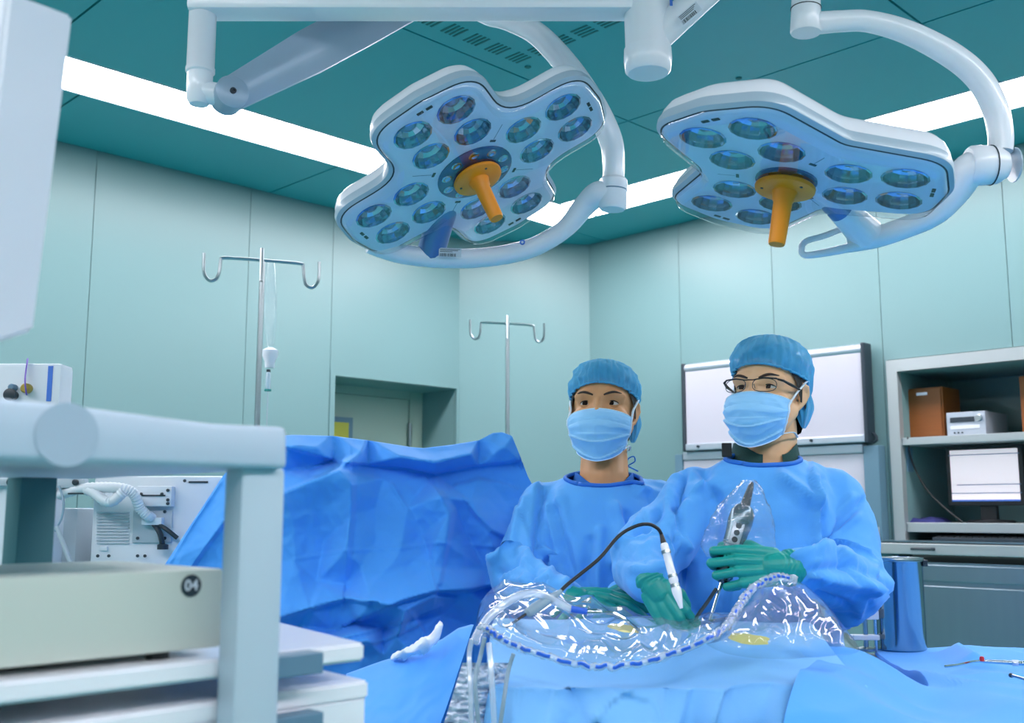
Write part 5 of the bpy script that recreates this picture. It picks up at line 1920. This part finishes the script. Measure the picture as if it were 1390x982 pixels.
def cap(root, HM, capmat, puff, bz, seed, tail):
    front, side, back = bz

    def brim(a):
        # a = 0 at the face, pi at the nape
        c = math.cos(a)
        return side + (front - side) * max(0, c) ** 1.5 + (back - side) * max(0, -c) ** 1.2

    def fn(u, v):
        a = 2 * PI * u
        zb = brim(a)
        t = v * PI / 2
        zt = .122 + puff * .6
        k = math.cos(t) ** .62 if v < 1 else 0
        bul = 1 + (.10 + puff * 2.2) * math.sin(PI * min(1, v * 1.35)) * (.6 + .4 * max(0, -math.cos(a)))
        rx, ry = (.0785 + .0) * bul, (.099) * bul
        # the brim hugs the head lower down
        z = zb + (zt - zb) * math.sin(t) ** .95
        rip = (.0036 * math.sin(a * 34 + 3 * math.sin(a * 3)) * (1 - v) ** .6) + .0060 * (1 - 2 * abs(noise.noise(Vector((math.cos(a) * 3 + seed, math.sin(a) * 3, v * 4))))) * min(1, v * 6 + .15) + .003 * (1 - 2 * abs(noise.noise(Vector((math.cos(a) * 8 + seed, math.sin(a) * 8, v * 5)))))
        x = math.sin(a) * (rx * k + rip)
        y = -math.cos(a) * (ry * k + rip) + .012 + .02 * v * puff * 10
        return HM @ Vector((x, y, z))
    m = MB().grid(fn, 120, 30, True).build('cap', capmat, root, smooth='all')
    ring = []
    for k in range(81):
        u = k / 80
        ring.append(fn(u, .0))
    MB().tube(ring, .0030, 8).build('elastic_edge', capmat, m, smooth='all')
    # gathered cloth bunched behind the ear and nape
    if tail:
        tb = MB()
        for s in tail:
            def tf(u, v, s=s):
                a = 2 * PI * u
                r = .024 * (1 + .22 * math.sin(a * 7) + .2 * noise.noise(Vector((math.cos(a) * 2, math.sin(a) * 2, v * 3 + s)))) * math.sin(PI * (.12 + .84 * v)) ** .7
                return HM @ (Vector((s * .067, .048, .020 - .090 * v)) + Vector((math.cos(a) * r * .62, math.sin(a) * r, 0)))
            tb.grid(tf, 36, 18, True)
        tb.build('cap_gather', capmat, m, smooth='all')
    return m


def hair(root, HM, zl, nape):
    def fn(u, v):
        a = 2 * PI * u
        c = math.cos(a)
        # hairline height: high in front, sideburns, nape
        h = float(np.interp(abs(((a + PI) % (2 * PI)) - PI), [0, .5, .95, 1.2, 1.42, 1.62, 1.85, 2.3, PI], [zl + .012, zl + .008, zl - .01, zl - .035, -.022, -.022, nape + .03, nape, nape - .004]))
        z = h + (.112 - h) * v
        zz = max(-1, min(1, (z - .030) / .089))
        k = math.sqrt(max(0, 1 - zz * zz)) if z > .03 else 1.0
        w = .0785 if z > -.03 else .0775 - (-.03 - z) * .25
        r_ = .0012 * math.sin(a * 70) + .0015 * noise.noise(Vector((a * 12, v * 2, 4)))
        return HM @ Vector((math.sin(a) * (w * k + r_), -c * (.0985 * k + r_) + .013, z))
    MB().grid(fn, 160, 30, True).build('hair', 'hair', root, smooth='all')


def glove(root, name, wrist, Xd, Zd, thumb_up, fingers, thumb, cuff, scale=1.0, extra=()):
    """hand in a latex glove; local x to the fingers, z the back of the hand, y to the thumb"""
    Xd = Vector(Xd).normalized()
    Zd = Vector(Zd)
    Zd = (Zd - Xd * Zd.dot(Xd)).normalized()
    Yd_ = Zd.cross(Xd) * thumb_up
    m = frame_from(Xd, Yd_, Zd, wrist) @ Matrix.Scale(scale, 4)
    bm = bmesh.new()
    mcp = [(.086, .0315, 0), (.091, .0105, .003), (.086, -.0105, .001), (.077, -.031, -.004)]
    lens_ = [(.043, .026, .021), (.047, .030, .022), (.044, .028, .021), (.034, .021, .019)]
    rad = [.0090, .0092, .0088, .0080]
    for i in range(4):
        p = Vector(mcp[i])
        base = Vector((.012, mcp[i][1] * .75, 0))
        capsule_chain(bm, [m @ base, m @ (base.lerp(p, .55) + Vector((0, 0, .002))), m @ p], [.0145 * scale, .0138 * scale, .0110 * scale])
        flex, spread = fingers[i]
        ang = 0.0
        pts, rs = [p], [rad[i] * 1.08]
        for k in range(3):
            ang += flex[k]
            d = Vector((math.cos(ang), 0, -math.sin(ang)))
            d = Matrix.Rotation(spread, 3, 'Z') @ d
            p = p + d * lens_[i][k]
            pts.append(p)
            rs.append(rad[i] * (1.04, .93, .80)[k])
        capsule_chain(bm, [m @ q for q in pts], [r * scale for r in rs])
    # palm pad and thumb
    ellipsoid(bm, m @ Vector((.05, 0, -.006)), (.036 * scale, .034 * scale, .016 * scale), rot=m.to_3x3().normalized())
    tb = [Vector(q) for q in thumb]
    capsule_chain(bm, [m @ q for q in tb], [.0150 * scale, .0135 * scale, .0112 * scale, .0092 * scale][:len(tb)])
    # wrist into the cuff
    capsule_chain(bm, [m @ Vector((.02, 0, 0)), Vector(wrist), Vector(cuff)], [.026 * scale, .0290 * scale, .037 * scale], 18)
    co, no, fs = remesh(bm, .0018, 2)
    # latex wrinkles at the cuff
    lx = (co - np.array(wrist)) @ np.array(Xd)
    wr = np.exp(-((lx + .012) / .016) ** 2) * .0007 * np.sin(lx * 700 + 2.5 * np.sin(co[:, 2] * 160))
    co = co + no * wr[:, None]
    o = from_arrays(name, co, fs, 'glove', root)
    return m


def gown(root, solids, folds, seed, neck, amp=.006):
    bm = bmesh.new()
    for kind, a, b in solids:
        if kind == 'c':
            capsule_chain(bm, a, b, 18)
        else:
            ellipsoid(bm, a, b)
    co, no, fs = remesh(bm, .0072, 9)
    co = crumple(co, no, amp * 1.5, 7.0, seed)
    co = crumple(co, no, amp * .45, 17.0, seed + 4)
    co = crease(co, no, folds)
    # open the neck: drop the faces inside the neckline, close enough to the neck axis
    nb, nr, nz = neck
    rel = co - np.array(nb)
    lim = nz[0] + nz[1] * rel[:, 1]                    # lower in front
    inside = ((rel[:, 0] / nr[0]) ** 2 + (rel[:, 1] / nr[1]) ** 2 < 1.0) & (rel[:, 2] > lim)
    fs = [f for f in fs if not all(inside[i] for i in f)]
    o = from_arrays('gown', co, fs, 'gown', root)
    # bound neck edge along the opening
    cnt = {}
    for f in fs:
        for i in range(len(f)):
            e = (f[i], f[(i + 1) % len(f)])
            k = (min(e), max(e))
            cnt[k] = cnt.get(k, 0) + 1
    nxt = {}
    for (a, b), c in cnt.items():
        if c == 1:
            nxt.setdefault(a, []).append(b)
            nxt.setdefault(b, []).append(a)
    best, seen = [], set()
    for st0 in nxt:
        if st0 in seen:
            continue
        ch, cur, prev = [st0], st0, None
        seen.add(st0)
        while True:
            cand = [w for w in nxt[cur] if w not in seen]
            if not cand:
                break
            cur = cand[0]
            seen.add(cur)
            ch.append(cur)
        if len(ch) > len(best):
            best = ch
    if len(best) < 8:
        return o, BVHTree.FromPolygons([Vector(p) for p in co], fs)
    loop = co[best]
    for _ in range(10):
        loop = (np.roll(loop, 1, 0) + np.roll(loop, -1, 0) + 2 * loop) / 4
    loop = [Vector(p) + Vector((0, -.0015, .0015)) for p in loop[::2]]
    MB().tube(loop + [loop[0]], .0055, 8).build('neck_binding', 'gowntrim', o, smooth='all')
    return o, BVHTree.FromPolygons([Vector(p) for p in co], fs)


def surface_line(bvh, pts, lift=.002):
    out = []
    for x, y in pts:
        d = ray(x, y).normalized()
        h = bvh.ray_cast(Vector((0, 0, HC)), d)[0]
        if h is not None:
            out.append(h - d * lift)
    return out


CAPM = pm('cap_nonwoven', '5cc0ee', .75, var=.12, vscale=25, bump=.35, bscale=260, c2='3aa4dc')
# a faint see-through of the net cap over dark hair
_nt = CAPM.node_tree
_b = _nt.nodes['Principled BSDF']
_b.inputs['Alpha'].default_value = .72

# ------------------------------------------------------------------ surgeon with spectacles
DBs = 2.42
eyeB = P(1022, 524, 2.36)
HB = head_matrix(eyeB, math.radians(-36), math.radians(-7), math.radians(2), 1.03)
HB = head_matrix(eyeB + Vector((.0, 0, 0)), math.radians(-36), math.radians(-7), math.radians(2), 1.03)
pB = thing('person', 'masked surgeon with glasses in blue gown holding a shaver handpiece', 'person', (P(1035, 700, DBs).x, DBs, 0), 'surgeons')
nbB = P(1040, 628, 2.44)
wL = P(1060, 770, 2.065)      # wrist of the hand with the handpiece
wR = P(886, 796, 2.10)
shR, shL = P(946, 676, 2.44), P(1128, 682, 2.44)
elR, elL = P(874, 772, 2.28), P(1160, 797, 2.30)
bodyB, bvB = body_mesh(pB, HB, 'skin2', nbB, [
    ([nbB + Vector((0, .01, -.06)), P(1036, 740, 2.46), Vector((P(1036, 740, 2.46).x, 2.46, .95))], [.09, .13, .13]),
    ([shR + Vector((.03, .02, -.02)), nbB + Vector((0, .01, -.07)), shL + Vector((-.03, .02, -.02))], [.05, .07, .05]),
    ([Vector((nbB.x - .09, 2.46, .92)), Vector((nbB.x - .1, 2.46, .5)), Vector((nbB.x - .1, 2.47, .08))], [.085, .06, .045]),
    ([Vector((nbB.x + .09, 2.46, .92)), Vector((nbB.x + .1, 2.46, .5)), Vector((nbB.x + .1, 2.47, .08))], [.085, .06, .045])])
eyes(pB, bodyB, HB, bvB, 'skin2', (-.10, .04), .33)
mask(pB, HB, -.016, -.135, 2.0)
cap(pB, HB, CAPM, .018, (.050, .034, -.040), 1.3, (1,))
hair(pB, HB, .055, -.075)
zw = 1.0
solB = [
    ('c', [P(1038, 742, 2.45), Vector((P(1038, 742, 2.45).x, 2.45, 1.0)), Vector((P(1038, 742, 2.45).x, 2.45, .45))], [.165, .165, .20]),
    ('e', P(1035, 715, 2.42), (.185, .125, .17)),
    ('e', P(1033, 800, 2.42), (.20, .15, .20)),
    ('c', [shR + Vector((.01, 0, -.01)), nbB + Vector((-.055, .005, -.045))], [.070, .058]),
    ('c', [shL + Vector((-.01, 0, -.01)), nbB + Vector((.055, .005, -.045))], [.072, .058]),
    ('c', [nbB + Vector((-.05, .0, -.06)), nbB + Vector((.05, .0, -.06))], [.070, .070]),
    ('c', [shR, elR], [.072, .066]), ('c', [elR, P(880, 790, 2.13)], [.064, .042]),
    ('c', [P(905, 720, 2.38), P(868, 752, 2.31)], [.07, .066]),
    ('c', [shL, P(1150, 740, 2.38), elL], [.075, .074, .064]), ('c', [elL, P(1118, 784, 2.16), P(1084, 772, 2.09)], [.062, .056, .037]),
    ('c', [elL + Vector((.01, 0, -.02)), P(1140, 822, 2.26)], [.050, .040]),
]
foldB = [([(1100, 640), (1104, 690), (1104, 745)], 40, 4, .016, -1), ([(1156, 680), (1140, 695), (1110, 738)], 14, 3.5, .011, 1), ([(1164, 705), (1150, 715), (1118, 745)], 12, 3.5, .011, 1),
         ([(1082, 757), (1135, 746), (1178, 756)], 24, 4, .016, 1), ([(1138, 752), (1152, 775), (1166, 797)], 30, 4, .018, -1), ([(1100, 782), (1140, 790), (1206, 802)], 26, 4, .018, -1), ([(1206, 802), (1180, 828), (1150, 850)], 30, 5, .014, 1),
         ([(922, 645), (914, 690), (924, 740), (920, 800)], 22, 4, .020, 1), ([(948, 664), (932, 676), (915, 700)], 20, 4, .018, -1), ([(840, 742), (872, 730), (902, 742)], 22, 4, .016, 1), ([(842, 766), (876, 762), (908, 776)], 16, 4, .014, 1),
         ([(872, 690), (884, 720), (880, 748)], 20, 4, .013, -1), ([(1062, 655), (1088, 668), (1104, 690)], 20, 4, .013, -1),
         ([(955, 640), (975, 690), (970, 740)], 14, -.010), ([(925, 640), (915, 690), (922, 760), (918, 800)], 12, -.022), ([(1105, 655), (1103, 740)], 7, .008),
         ([(1110, 655), (1110, 740)], 7, -.008), ([(1060, 650), (1085, 672), (1105, 680)], 16, .010), ([(945, 668), (965, 658)], 16, .014), ([(925, 676), (950, 672)], 10, -.012),
         ([(1172, 680), (1140, 712), (1115, 742)], 7, -.009),
         ([(1080, 758), (1130, 745), (1175, 752)], 9, .010), ([(1095, 775), (1150, 770), (1200, 800)], 8, -.010), ([(1120, 790), (1170, 800)], 9, .010), ([(1110, 806), (1150, 820)], 7, -.008),
         ([(1135, 752), (1160, 790)], 7, -.009), ([(1185, 770), (1160, 830)], 8, .008),
         ([(870, 700), (850, 740), (842, 780)], 8, .008), ([(900, 690), (880, 720), (862, 728)], 9, -.010), ([(845, 740), (870, 748), (900, 740)], 8, .010), ([(848, 760), (880, 765)], 7, -.009),
         ([(855, 775), (885, 778), (905, 768)], 8, .009), ([(905, 690), (918, 720), (935, 745)], 8, .009),
         ([(1010, 650), (1000, 700)], 18, .006), ([(1040, 800), (1050, 900)], 16, .010), ([(985, 780), (975, 880)], 14, -.010)]
gownB, gbB = gown(pB, solB, foldB, 2.2, (nbB, (.16, .20), (.013, .27)))
# neck binding, inner collar


def collar_fn(u, v, c=nbB, r0=(.072, .070), r1=(.090, .082), zt=.045, zb=-.05, gap=.30):
    a = gap + (2 * PI - 2 * gap) * u
    k = 1 - v
    dip = -.030 * math.exp(-((min(u, 1 - u)) / .10) ** 2)
    rx = r0[0] + (r1[0] - r0[0]) * v
    ry = r0[1] + (r1[1] - r0[1]) * v
    return c + Vector((math.sin(a) * rx, -math.cos(a) * ry + .006, zt * k + zb * v + dip * k))


MB().grid(collar_fn, 60, 10).build('collar', 'greencloth', pB, smooth='all')
pk = P(987, 610, 2.37)
MB().box((pk.x - .012, pk.y - .004, pk.z - .018), (pk.x + .010, pk.y + .004, pk.z + .014), bevel=.002).build('collar_tab', 'black', pB)
# spectacles
sg = MB()
Hn = lambda x, y, z: HB @ Vector((x, y, z))
YG = -.106


def lens_loop(s, y=YG):
    pts = []
    for k in range(33):
        a = 2 * PI * k / 32
        x, z = .0255 * abs(math.cos(a)) ** .75 * (1 if math.cos(a) >= 0 else -1), .0145 * abs(math.sin(a)) ** .8 * (1 if math.sin(a) >= 0 else -1)
        pts.append((s * .0335 + x, y + abs(s * .0335 + x) ** 2 * 3.0, z - .003))
    return pts


spec = MB().tube([Hn(-.062, YG + .014, .010), Hn(-.058, YG + .009, .0115), Hn(-.034, YG + .002, .0125), Hn(-.009, YG - .001, .008), Hn(0, YG - .003, .008), Hn(.009, YG - .001, .008), Hn(.034, YG + .002, .0125), Hn(.058, YG + .009, .0115), Hn(.062, YG + .014, .010)],
                 [.0015, .002, .0018, .0013, .0014, .0013, .0018, .002, .0015], 8).build('spectacles', 'black', pB, smooth='all')
for s in (-1, 1):
    lp_ = lens_loop(s)
    MB().tube([Hn(*p) for p in lp_], .0009, 6).build('rim', 'charcoal', spec, smooth='all')
    cen = (s * .0335, YG + .0034, -.003)
    MB().add([Hn(*cen)] + [Hn(*p) for p in lp_[:-1]], [(0, k + 1, (k + 1) % 32 + 1) for k in range(32)]).build('lens', 'specglass', spec)
    MB().tube([Hn(s * .060, YG + .012, .0105), Hn(s * .069, YG + .022, .009), Hn(s * .075, YG + .05, .006), Hn(s * .079, -.012, .004)], [.0022, .0028, .0036, .0022], 8, flat=1.0).build('temple', 'black', spec, smooth='all')
    MB().tube([Hn(s * .010, YG + .002, .0), Hn(s * .012, YG + .006, -.010)], .0009, 6).build('nose_pad', 'charcoal', spec, smooth='all')
# gloves
D_ = math.radians
grip = [((D_(28), D_(78), D_(50)), D_(4)), ((D_(32), D_(82), D_(52)), 0), ((D_(36), D_(84), D_(52)), D_(-3)), ((D_(40), D_(84), D_(50)), D_(-7))]
glove(pB, 'glove', wL, (-1, -.10, .02), (.10, -1, .28), -1, grip, [(.022, .024, -.012), (.050, .044, -.022), (.078, .050, -.030), (.104, .046, -.030)], P(1070, 771, 2.072), 1.0)
pinch = [((D_(34), D_(38), D_(18)), D_(3)), ((D_(40), D_(40), D_(22)), 0), ((D_(46), D_(44), D_(26)), D_(-2)), ((D_(52), D_(46), D_(28)), D_(-5))]
glove(pB, 'glove', wR, (.52, -.28, -.80), (-.25, -1, .25), 1, pinch, [(.024, .024, -.012), (.046, .042, -.026), (.070, .040, -.042), (.092, .026, -.050)], P(884, 791, 2.105), .86)
# trousers and shoes below the gown

def lower_body(root, x, Y, mat):
    for s in (-1, 1):
        MB().tube([(x + s * .09, Y, .95), (x + s * .1, Y, .5), (x + s * .1, Y + .01, .07)], [.098, .082, .07], 16).build('trouser_leg', mat, root, smooth=True)

        def shoe(u, v):
            a = 2 * PI * u
            w = (.001, .85, 1.0, .95, .8, .5, .001)[min(6, int(round(v * 6)))]
            z = (.0, .0, .02, .045, .065, .085, .095)[min(6, int(round(v * 6)))]
            return (x + s * .1 + .045 * w * math.cos(a), Y - .04 + .13 * w * math.sin(a) + .35 * max(0, z - .03), z + .001)
        MB().grid(shoe, 24, 6, True).build('shoe', 'white', root, smooth='all')


lower_body(pB, nbB.x, 2.46, 'greencloth')

# shaver handpiece in its clear sleeve
ha, hb_ = P(1021, 655, 2.115), P(962, 848, 2.075)
hx = (hb_ - ha).normalized()
HL = (hb_ - ha).length
sh = thing('shaver_handpiece', 'grey metal shaver handpiece with buttons inside a clear plastic sleeve', 'instrument', hb_)
t0 = HL * .20
MB().lathe([(0, .003), (.01, .006), (.045, .0095), (.055, .010)], ha, hb_, 16).build('nose', 'charcoal', sh, smooth=True)
MB().lathe([(.048, .010), (.054, .018), (.066, .0235), (.085, .0245), (.105, .022), (.135, .0205), (.150, .019), (.195, .017), (.205, .013), (.21, .006)], ha, hb_, 24).build('body', pm('gunmetal', '6f7f88', .25, metal=.8, var=.1, vscale=30), sh, smooth=True)
MB().tube([ha + hx * .2, hb_], [.004, .0032], 10).build('shaft', 'chrome', sh, smooth=True)
tocam = (Vector((0, 0, HC)) - ha).normalized()
tocam = (tocam - hx * tocam.dot(hx)).normalized()
sx_ = hx.cross(tocam)
bmx_ = frame_from(sx_, -hx, tocam, ha + hx * .108 + tocam * .0195)
MB().box((-.011, -.027, -.004), (.011, .022, .003), fr=bmx_, bevel=.004).build('button_plate', 'silver', sh, smooth=True)
for k, d in enumerate((-.017, -.003, .011)):
    cc_ = bmx_ @ Vector((0, d, .003))
    MB().lathe([(0, .0055), (.0012, .0058), (.0016, .0045), (.0006, .0040), (.0006, .0005)], cc_, cc_ + tocam, 16).build('button', 'charcoal', sh, smooth=True)
for k in range(4):
    q = ha + hx * (.128 + .006 * k)
    MB().lathe([(0, .0212), (.0025, .0212)], q, hb_, 22).build('grip_ring', 'bluegrey', sh, smooth=True)


def sleevefn(u, v):
    a = 2 * PI * u
    y = 652 + 104 * v
    xl = float(np.interp(v, [0, .12, .35, .6, .85, 1], [1012, 1000, 976, 962, 954, 962]))
    xr = float(np.interp(v, [0, .12, .35, .6, .85, 1], [1022, 1032, 1042, 1048, 1050, 1040]))
    cx_ = (xl + xr) / 2
    wx = (xr - xl) / 2
    c = P(cx_ + wx * math.cos(a), y, 2.105)
    dpt = math.sin(a) * (.012 + .022 * math.sin(PI * min(1, v + .1)))
    d = .008 * (1 - 2 * abs(noise.noise(Vector((math.cos(a) * 2, math.sin(a) * 2, v * 6))))) + .004 * (1 - 2 * abs(noise.noise(Vector((math.cos(a) * 5, math.sin(a) * 5, v * 15)))))
    return c + Vector((math.cos(a) * d * .5, dpt + math.sin(a) * d, 0))


MB().grid(sleevefn, 70, 60, True).build('clear_sleeve', 'sleeve', sh, smooth='all')

# ------------------------------------------------------------------ second surgeon
DAs = 2.72
eyeA = P(812, 546, 2.64)
HA = head_matrix(eyeA, math.radians(-13), math.radians(-8), math.radians(1), 1.07)
pA = thing('person', 'masked surgeon without glasses in blue gown with arms lowered to the pouch', 'person', (P(818, 700, DAs).x, DAs, 0), 'surgeons')
nbA = P(820, 652, 2.72)
sRA, sLA = P(738, 694, 2.73), P(893, 690, 2.73)
eRA, eLA = P(700, 782, 2.62), P(905, 800, 2.66)
wRA, wLA = P(776, 813, 2.34), P(838, 812, 2.36)
bodyA, bvA = body_mesh(pA, HA, 'skin', nbA, [
    ([nbA + Vector((0, .01, -.06)), P(815, 750, 2.74), Vector((P(815, 750, 2.74).x, 2.74, .95))], [.09, .13, .13]),
    ([sRA + Vector((.03, .02, -.02)), nbA + Vector((0, .01, -.07)), sLA + Vector((-.03, .02, -.02))], [.05, .07, .05]),
    ([Vector((nbA.x - .09, 2.75, .92)), Vector((nbA.x - .1, 2.75, .5)), Vector((nbA.x - .1, 2.76, .08))], [.085, .06, .045]),
    ([Vector((nbA.x + .09, 2.75, .92)), Vector((nbA.x + .1, 2.75, .5)), Vector((nbA.x + .1, 2.76, .08))], [.085, .06, .045])])
eyes(pA, bodyA, HA, bvA, 'skin', (-.16, .03), .40)
mask(pA, HA, -.019, -.140, 5.0)
cap(pA, HA, CAPM, .0, (.048, .030, -.030), 4.1, (1,))
hair(pA, HA, .050, -.060)
solA = [
    ('c', [P(815, 752, 2.74), Vector((P(815, 752, 2.74).x, 2.74, 1.0)), Vector((P(815, 752, 2.74).x, 2.74, .45))], [.165, .165, .20]),
    ('e', P(812, 730, 2.72), (.185, .125, .17)),
    ('e', P(808, 800, 2.72), (.20, .14, .20)),
    ('c', [sRA, nbA + Vector((-.055, .005, -.045))], [.066, .055]),
    ('c', [sLA, nbA + Vector((.055, .005, -.045))], [.066, .055]),
    ('c', [nbA + Vector((-.05, .0, -.055)), nbA + Vector((.05, .0, -.055))], [.072, .072]),
    ('c', [sRA, eRA], [.070, .064]), ('c', [eRA, P(735, 806, 2.45), P(770, 813, 2.36)], [.064, .054, .040]),
    ('c', [eRA + Vector((-.01, 0, .02)), P(705, 800, 2.58)], [.06, .055]),
    ('c', [sLA, eLA], [.070, .064]), ('c', [eLA, P(870, 812, 2.50), P(845, 813, 2.40)], [.062, .052, .040]),
]
foldA = [([(733, 664), (727, 715), (724, 785)], 24, 4, .018, 1), ([(668, 758), (700, 748), (738, 770)], 24, 4, .018, 1), ([(690, 780), (712, 768), (742, 790)], 18, 4, .016, 1), ([(738, 752), (752, 760), (748, 790)], 16, 4, .018, -1),
         ([(756, 680), (768, 730), (784, 795)], 18, 4, .014, -1), ([(703, 690), (716, 730), (718, 756)], 18, 4, .012, 1), ([(838, 688), (846, 715), (832, 765)], 18, 4, .012, 1), ([(860, 660), (880, 672), (896, 700)], 16, 4, .012, -1),
         ([(735, 668), (728, 720), (724, 790)], 9, -.014), ([(715, 680), (700, 720), (690, 760)], 9, .009), ([(742, 690), (755, 740), (770, 790)], 12, .010), ([(757, 690), (772, 745), (785, 800)], 9, -.010),
         ([(800, 735), (795, 790)], 10, -.009), ([(835, 690), (842, 720), (830, 760)], 12, .009), ([(815, 720), (812, 800)], 10, .009),
         ([(673, 762), (700, 752), (730, 768)], 8, .012), ([(680, 778), (705, 770), (735, 785)], 7, -.011), ([(700, 790), (735, 795)], 8, .009), ([(735, 750), (752, 762), (745, 785)], 9, .012),
         ([(690, 700), (682, 740)], 8, -.008), ([(868, 668), (895, 672)], 10, .008), ([(850, 700), (862, 760)], 10, -.009)]
gownA, gbA = gown(pA, solA, foldA, 6.1, (nbA, (.15, .20), (.008, .33)), .005)
MB().grid(lambda u, v: collar_fn(u, v, nbA, (.074, .070), (.092, .082), .020, -.05, .42), 60, 10).build('scrub_collar', 'scrub', pA, smooth='all')
# bow of the cap ties behind the neck
for pts in ([(848, 632), (853, 623), (860, 620), (862, 626), (855, 631), (848, 634)], [(850, 632), (858, 636), (866, 640)]):
    MB().tube(cat_rom([P(x, y, 2.80) for x, y in pts], 6), .0045, 6, flat=.4).build('tie_bow', 'scrub', pA, smooth='all')
flat_ = [((D_(14), D_(18), D_(10)), D_(4)), ((D_(16), D_(20), D_(10)), 0), ((D_(18), D_(22), D_(12)), D_(-3)), ((D_(22), D_(24), D_(14)), D_(-8))]
glove(pA, 'glove', wRA, (.95, -.55, -.05), (-.1, -.5, .85), 1, flat_, [(.024, .024, -.012), (.052, .046, -.020), (.078, .056, -.028), (.102, .056, -.032)], P(768, 813, 2.37), .95)
glove(pA, 'glove', wLA, (-.75, -.75, -.08), (.1, -.5, .85), -1, flat_, [(.024, .024, -.012), (.052, .046, -.020), (.078, .056, -.028), (.102, .056, -.032)], P(847, 812, 2.41), .95)
lower_body(pA, nbA.x, 2.75, 'scrub')

# ================================================================== turn everything laid out before the camera into the room frame
ROT = Matrix.Rotation(-PI / 4, 4, 'Z')
for o in list(scene.objects):
    if o.parent is None and o is not cam and o not in AB_FRAME:
        o.matrix_basis = ROT @ o.matrix_basis
bpy.context.view_layer.update()
